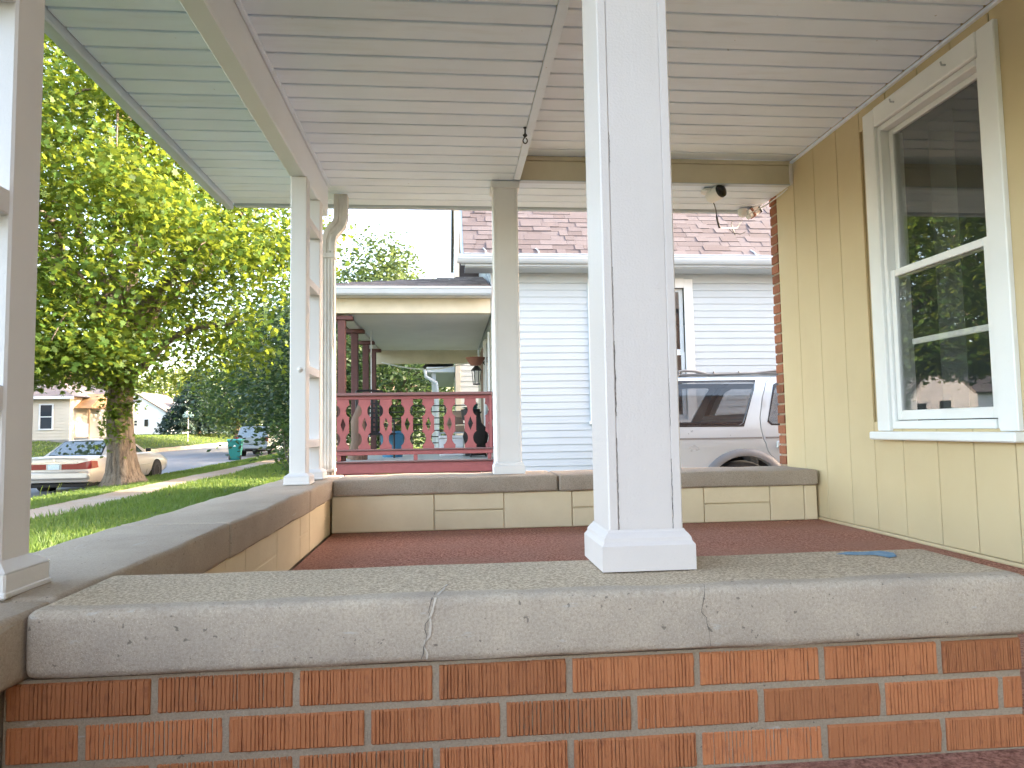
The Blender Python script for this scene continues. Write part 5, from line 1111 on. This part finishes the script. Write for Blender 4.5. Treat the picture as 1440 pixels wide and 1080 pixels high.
for a in (((-.4, 2.2), (2.9, 4.85)), ((7.1, 2.2), (2.9, 4.85))): MB().prism([a[0], a[1], (a[1][0], a[1][1]-.2), (a[0][0], a[0][1]-.15)], 'y', -.3, 9).build('roof_slope', 'roofbrown', c3)
hwindow(c3, 'y', 2.3, 3.3, .9, 1.5, 0); hwindow(c3, 'y', 2.2, 2.9, 3.0, 3.7, 0)
for x in (1.4, 4.3): bx('shutter', 'blackplastic', c3, x-.2, x+.2, -.06, -.01, .8, 1.6, 0)
MB().prism([(5.2, 2.401), (8.2, 2.2), (6.7, 4.3)], 'y', 3, 8).build('dormer', 'housegrey', c3)
c4 = thing('shed', 'lean-to garage with white-braced barn doors left of the bungalow', 'shed', loc=(-41.3, 80, gz(-41, 75)+.1))
MB().prism([(-2.5, -.4), (3.6, -.4), (3.6, 3.4), (-2.5, 1.9)], 'y', 0, 6).build('wall', 'housewhite', c4); MB().prism([(-2.9, 1.95), (3.7, 3.55), (3.7, 3.75), (-2.9, 2.12)], 'y', -.3, 6.2).build('roof', 'roofdark', c4)
bx('barn_door', 'housegrey', c4, .3, 1.9, -.07, -.01, -.2, 2.2, 0); bx('barn_door', 'housegrey', c4, 2.0, 3.5, -.07, -.01, -.2, 2.2, 0)
for (x0, x1) in ((2.05, 3.45),):
    m = MB(); m.tube([(x0, -.1, -.1), (x1, -.1, 1.0)], .06, 4).tube([(x1, -.1, -.1), (x0, -.1, 1.0)], .06, 4).tube([(x0, -.1, 1.1), (x1, -.1, 2.1)], .06, 4); m.tube([(x0, -.1, 1.05), (x1, -.1, 1.05)], .06, 4).tube([(x0, -.1, -.1), (x0, -.1, 2.1)], .06, 4).tube([(x1, -.1, -.1), (x1, -.1, 2.1)], .06, 4); m.build('door_brace', 'plainwhite', c4)
hwindow(c4, 'y', -1.6, -.8, .7, 1.4, 0)
c5 = thing('garage', 'low grey garage behind the teal bin at the end of the street', 'garage', loc=(-28.6, 92, gz(-24, 75)+.1))
bx('wall', 'housegrey', c5, -2.2, 3.5, 0, 6, -.4, 2.3, 0); MB().prism([(-2.6, 2.301), (3.9, 2.301), (.65, 3.9)], 'y', -.3, 6.2).build('roof', 'roofdark', c5); bx('garage_door', 'sidinggrey', c5, -1.4, 1.6, -.05, -.005, -.3, 1.9, 0); bx('corner_board', 'plainwhite', c5, -2.25, -2.05, -.03, .1, -.3, 2.3, 0)
c6 = thing('house', 'white house half hidden by the blue spruce', 'house', loc=(-33.0, 90, gz(-30, 75)+.1)); bx('wall', 'housewhite', c6, -1.8, 3.4, 0, 7, -.4, 2.5, 0); MB().prism([(-2.3, 2.501), (3.9, 2.501), (.8, 4.3)], 'y', -.4, 7.2).build('roof', 'roofdark', c6); hwindow(c6, 'y', -.9, -.2, .9, 1.9, 0); hwindow(c6, 'y', 1.4, 2.2, .9, 1.9, 0)
for i, (za, zb_) in enumerate(((6.2, 6.6), (4.9, 5.2))):
    tag(MB().tube([(-40+5*k, 70+.0*k, za+(zb_-za)*k/9-.5*math.sin(math.pi*(k % 9.01)/9)) for k in range(10)], .025, 5).build('power_line', 'cable'), ['upper power line crossing the street behind the maple', 'lower power line crossing the street behind the maple'][i], 'cable', 'power lines over the street')

# ------------------------------------------------------------------ foliage
LEAF_MAPLE = np.array([(0, -.5, 0), (.16, -.30, .02), (.46, -.32, -.05), (.30, -.06, .02), (.50, .16, -.06), (.20, .14, .02), (0, .55, -.08), (-.20, .14, .02), (-.50, .16, -.06), (-.30, -.06, .02), (-.46, -.32, -.05), (-.16, -.30, .02)])
LEAF_OVAL = np.array([(0, -.5, 0), (.26, -.18, .03), (.24, .16, .02), (0, .5, -.06), (-.24, .16, .02), (-.26, -.18, .03)])
LEAF_TRI = np.array([(-.5, 0, 0), (.5, 0, 0), (0, 1, .25)])
def np_mesh(name, verts, nper, mat):
    """verts (N*nper,3): N polygons of nper corners each, as one mesh."""
    N = len(verts)//nper; me = bpy.data.meshes.new(name); me.vertices.add(len(verts)); me.vertices.foreach_set('co', verts.astype(np.float32).ravel())
    me.loops.add(len(verts)); me.loops.foreach_set('vertex_index', np.arange(len(verts), dtype=np.int32)); me.polygons.add(N); me.polygons.foreach_set('loop_start', np.arange(0, N*nper, nper, dtype=np.int32))
    me.update(calc_edges=True); me.materials.append(MAT[mat]); return me
def scatter(pos, size, tilt, shape, dirs=None):
    """leaf polygons at pos, facing mostly up (tilt = spread) with random heading."""
    N = len(pos); a = rng.uniform(0, 2*np.pi, N); nrm = rng.normal(0, tilt, (N, 3)); nrm[:, 2] += 1.0
    if dirs is not None: nrm += dirs
    nrm /= np.linalg.norm(nrm, axis=1, keepdims=True)
    ref = np.stack([np.cos(a), np.sin(a), np.zeros(N)], 1); u = np.cross(nrm, ref); u /= np.linalg.norm(u, axis=1, keepdims=True)+1e-9; v = np.cross(nrm, u)
    S = shape; out = pos[:, None, :] + size[:, None, None]*(S[None, :, 0, None]*u[:, None] + S[None, :, 1, None]*v[:, None] + S[None, :, 2, None]*nrm[:, None])
    return out.reshape(-1, 3)
def clusters(M, c, rad, inner=.5, zcut=-9, lump=0.0):
    P_ = []
    while len(P_) < M:
        d = rng.normal(0, 1, 3); d /= np.linalg.norm(d); r = (inner**3+(1-inner**3)*rng.random())**(1/3)
        if lump: r *= 1 + lump*math.sin(3.1*d[0]+4.7*d[1]+1.3)*math.cos(4.3*d[2]+2.9*d[0])
        p = np.array(c)+d*r*np.array(rad)
        if p[2] > zcut: P_.append(p)
    return np.array(P_)
def crown_mesh(cl, per, spread, size, tilt, shape, mat, droop=.15, name='crown', zmin=-99):
    N = len(cl)*per; base = np.repeat(cl, per, 0); off = rng.normal(0, 1, (N, 3))*np.array(spread); pos = base+off
    pos[:, 2] -= droop*(off[:, 0]**2+off[:, 1]**2)/(spread[0]**2)*spread[2]
    pos = pos[pos[:, 2] > zmin+rng.uniform(0, .5, N)]; N = len(pos)
    sz = rng.uniform(.7, 1.3, N)*size
    return np_mesh(name, scatter(pos, sz, tilt, shape), len(shape), mat)
def limb(mb, a, b, r0, r1, n=5, wob=.12, sides=7):
    a, b = Vector(a), Vector(b); L = (b-a).length; pts = []
    for k in range(n+1):
        t = k/n; p = a.lerp(b, t) + Vector((random.uniform(-1, 1), random.uniform(-1, 1), random.uniform(-.4, .4)))*wob*L*.3*math.sin(math.pi*t); p.z += .10*L*math.sin(math.pi*t); pts.append(p)
    mb.tube(pts, [r0+(r1-r0)*k/n for k in range(n+1)], sides); return pts
def bark_trunk(mb, pts, rad, sides=22, seed=1):
    """trunk with buttress flare and ridged outline"""
    rr = random.Random(seed); ph = [rr.uniform(0, 6) for _ in range(4)]; V = []; F = []
    n = len(pts)
    for i, p in enumerate(pts):
        t = i/(n-1)
        for k in range(sides):
            a = 2*math.pi*k/sides; r = rad[i]*(1+(.09*math.sin(5*a+ph[0])*(1-t)**2)+.035*math.sin(9*a+ph[1]+2*t)+.03*math.sin(17*a+ph[2]+3*t)+rr.uniform(-.025, .025)); V.append((p[0]+r*math.cos(a), p[1]+r*math.sin(a), p[2]))
    F = [(i*sides+k, i*sides+(k+1) % sides, (i+1)*sides+(k+1) % sides, (i+1)*sides+k) for i in range(n-1) for k in range(sides)]
    mb.add(V, F)
# the big maple on the verge
TX, TY = -8.62, 19.2; tz = gz(TX, TY)
mp = thing('maple_tree', 'large sunlit maple on the grass verge in front of the champagne sedan', 'tree', loc=(TX, TY, tz))
mb = MB(); bark_trunk(mb, [(0, 0, -.1), (-.02, 0, .12), (-.05, 0, .35), (-.09, 0, .8), (-.14, 0, 1.4), (-.18, .0, 2.0), (-.16, .05, 2.6), (-.12, .1, 3.2), (-.1, .15, 3.9)], [.62, .50, .40, .335, .31, .30, .295, .285, .24], 52)
mb.build('trunk', 'bark', mp, 60)
C0 = (-0.35, -0.6, 7.0); RAD = (5.1, 5.6, 5.9)
cl = clusters(390, C0, RAD, .38, 3.1, .12)
# thinning pockets so the sky shows through in places
keep = np.array([math.sin(p[0]*1.35+.7)*math.sin(p[1]*1.15+1.9)*math.sin(p[2]*1.5+.3) > -.45 for p in cl]); cl = cl[keep]
low = clusters(40, (-2.6, -.8, 3.35), (3.4, 3.2, .6), .2)
cl = np.concatenate([cl, low])
br = MB(); ends = cl[rng.choice(len(cl), 64, replace=False)]
forks = [(-.12, .1, 3.0), (-.12, .1, 3.4), (-.1, .15, 3.8), (-.15, .0, 2.4)]
mains = []
for k in range(9):
    a = 2*math.pi*k/9+.3; e = Vector((C0[0]+math.cos(a)*3.4, C0[1]+math.sin(a)*3.2, random.uniform(5.0, 9.5))); mains.append(limb(br, forks[k % 3], e, .17, .06, 6, .16))
limb(br, (-.1, .15, 3.8), (.2, 0, 10.5), .22, .06, 6, .1)
limb(br, (-.15, 0, 2.5), (-3.6, -1.0, 3.6), .15, .04, 6, .15); limb(br, (-.15, 0, 2.7), (3.3, -1.2, 4.2), .14, .04, 6, .15)
for e in ends:
    q = min((p for mm in mains for p in mm[2:]), key=lambda p: (Vector(e)-p).length); limb(br, q, e, .045, .010, 4, .22, 5)
br.build('branches', 'bark', mp, 60)
me = crown_mesh(cl, 210, (.60, .60, .34), .145, .70, LEAF_MAPLE, 'maple', zmin=2.35); link('crown', me, mp)
ep = np.array([(-.1+.32*math.cos(a), -.05+.34*math.sin(a), z) for a, z in zip(rng.uniform(3.4, 6.1, 26), rng.uniform(1.15, 3.4, 26))])
link('trunk_shoots', crown_mesh(ep, 26, (.13, .13, .20), .12, .9, LEAF_MAPLE, 'maple', name='trunk_shoots'), mp)['kind'] = 'stuff'

def tree(label, x, y, h, r, mat, n=70, per=70, size=.26, z0=.25, shape=LEAF_OVAL, kind='tree', group='trees along the street', lump=.18):
    g = gz(x, y); t = thing('leafy_tree', label, kind, group, loc=(x, y, g))
    zc = h*(1+z0)/2; rz = h*(1-z0)/2
    m = MB(); m.tube([(0, 0, -.2), (.05, 0, h*.25), (0, .1, h*.55), (.1, 0, h*.8)], [h*.035+.05, h*.028+.03, h*.02, .03], 9)
    cl = clusters(n, (0, 0, zc), (r, r, rz), .45, h*z0*.7, lump)
    for e in cl[:14]: limb(m, (0, 0, h*random.uniform(.2, .5)), e, h*.012, .015, 4, .15, 5)
    m.build('trunk', 'bark', t, 60)
    sp = r*.20+.12; link('crown', crown_mesh(cl, per, (sp, sp, sp*.62), size, .75, shape, mat), t); return t
tree('tall green tree rising above the neighbouring porch roof', -3.9, 40, 11.9, 3.3, 'paleleaf', 150, 170, .25, .2)
tree('dark dense tree seen through the neighbouring porch, beside its far railing', -2.6, 31, 5.2, 3.0, 'darkleaf', 90, 80, .22, .05)
tree('dark dense tree seen past the maroon porch posts', -5.6, 29, 6.2, 2.9, 'darkleaf', 100, 80, .22, .03)
tree('dark tree partly hidden by the third house porch', .1, 36, 6.0, 3.0, 'darkleaf', 80, 70, .24, .05)
tree('tall dark tree just left of the corner column, beyond the grey SUV', -13.4, 55, 12.5, 5.0, 'darkleaf', 120, 90, .32, .12)
tree('mid-green tree over the grey SUV roof', -15.6, 52, 6.6, 3.2, 'midleaf', 90, 80, .26, .22)
tree('dark tree filling the gap behind the corner column', -9.6, 46, 10.5, 4.2, 'darkleaf', 110, 90, .30, .06)
tree('green tree between the blue spruce and the street', -19.5, 78, 8.2, 4.4, 'midleaf', 90, 80, .34, .15)
tree('pale yellow-green tree behind the white bungalow', -37.5, 98, 9.5, 4.8, 'yelleaf', 90, 80, .36, .2)
tree('green tree behind the braced barn doors', -47, 96, 7.0, 4.2, 'midleaf', 90, 80, .34, .1)
tree('shady tree behind the timber porch of the cream house', -30.5, 62, 6.4, 2.8, 'midleaf', 80, 70, .26, .1)
tree('tree behind the hip roof of the cream house', -38, 66, 9.5, 5.0, 'midleaf', 90, 80, .34, .1)
# blue spruce: tiers of drooping boughs
sp_ = thing('spruce_tree', 'dark blue-green spruce with drooping boughs beyond the street', 'tree', loc=(-25.3, 72, gz(-25.3, 72)))
MB().tube([(0, 0, -.2), (0, 0, 6.4)], [.28, .04], 9).build('trunk', 'bark', sp_, 60)
P_ = []
for t_ in np.linspace(0.05, 1, 22):
    z = .35+6.0*t_; rr_ = 3.9*(1-t_)**.8+.15
    for k in range(int(8+16*(1-t_))):
        a = rng.uniform(0, 6.28)
        for q in np.linspace(.25, 1, 9): P_.append((rr_*q*math.cos(a), rr_*q*math.sin(a), z-.55*q*q*(1-t_)+rng.normal(0, .06)))
P_ = np.array(P_); link('boughs', crown_mesh(P_, 6, (.16, .16, .10), .30, .8, LEAF_OVAL, 'needle', name='boughs'), sp_)
# distant belt of trees closing the view
B = []
for k in range(240):
    x = -150+k*.85; hh = 7+3*math.sin(k*.37)+2.2*math.sin(k*.11+1)+rng.normal(0, .5)
    for q in range(4): B.append((x+rng.normal(0, .6), 132+rng.normal(0, 3)+max(0, x)*.1, .6+hh*(q+rng.random())/4))
struct(link('distant_woods', crown_mesh(np.array(B), 34, (1.1, 1.1, .8), .75, .8, LEAF_OVAL, 'midleaf', name='distant_woods')), 'stuff', 'far belt of green trees behind the street')
# leafy bush beside the corner column and weeds at the maple
bs = thing('leafy_bush', 'small leafy bush at the lawn edge left of the corner column', 'bush', loc=(-2.98, 13.6, gz(-2.98, 13.6)))
m = MB(); cl = clusters(26, (.1, 0, 1.0), (.5, .5, .65), .3)
for e in cl: limb(m, (random.uniform(-.08, .08), random.uniform(-.08, .08), -.05), e, .014, .005, 4, .2, 5)
m.build('stems', 'bark', bs); link('leaves', crown_mesh(cl, 42, (.14, .14, .12), .085, .8, LEAF_OVAL, 'midleaf', name='leaves'), bs)
# ------------------------------------------------------------------ grass
def grass(name, label, n, xr, yr, h, excl=None, dens=None):
    x = rng.uniform(*xr, n); u = rng.random(n); y = yr[0]+(yr[1]-yr[0])*u**1.6
    ok = np.ones(n, bool)
    for (a, b) in excl or []: ok &= ~((x > a+rng.normal(0, .05, n)) & (x < b+rng.normal(0, .05, n)))
    patch = np.sin(x*2.1+1.3*np.sin(y*.9))*np.sin(y*1.4+x*.5); ok &= rng.random(n) < .72+.35*patch
    x, y = x[ok], y[ok]; z = np.array([gz(a, b) for a, b in zip(x, y)])-.015
    N = len(x); hh = h*rng.uniform(.5, 1.35, N)*(1+.25*np.sin(x*1.7)*np.cos(y*1.1)); wdt = .010*rng.uniform(.7, 1.4, N)*(1+y/22); a = rng.uniform(0, 6.28, N); l1 = rng.uniform(.1, .75, N)*hh; b = rng.uniform(0, 6.28, N)
    base = np.stack([x, y, z], 1); s1 = np.stack([np.cos(a)*wdt, np.sin(a)*wdt, 0*x], 1); tip = base+np.stack([np.cos(b)*l1, np.sin(b)*l1, hh], 1)
    V = np.stack([base-s1, base+s1, tip], 1).reshape(-1, 3); return struct(link(name, np_mesh(name, V, 3, 'grass')), 'stuff', label)
grass('grass', 'green lawn grass between the houses and the sidewalk', 120000, (-6.35, -1.3), (6, 44), .085)
grass('verge_grass', 'grass on the verge between sidewalk and kerb', 60000, (-9.48, -7.2), (9, 50), .08)
grass('far_lawn_grass', 'lawn grass across the street', 22000, (-31, -20.8), (34, 80), .10)
m = MB()
for k in range(26):
    x = random.uniform(-.25, .1); y = random.uniform(-2.6, 4.4); x -= 9.2; y += 17.5; g = gz(x, y); h = random.uniform(.16, .32); m.tube([(x, y, g), (x+.02, y, g+h*.6), (x+.05, y+.01, g+h)], [.004, .003, .006], 4)
struct(m.build('seed_stalks', 'yelleaf'), 'stuff', 'pale grass seed stalks along the verge edge by the sedan')
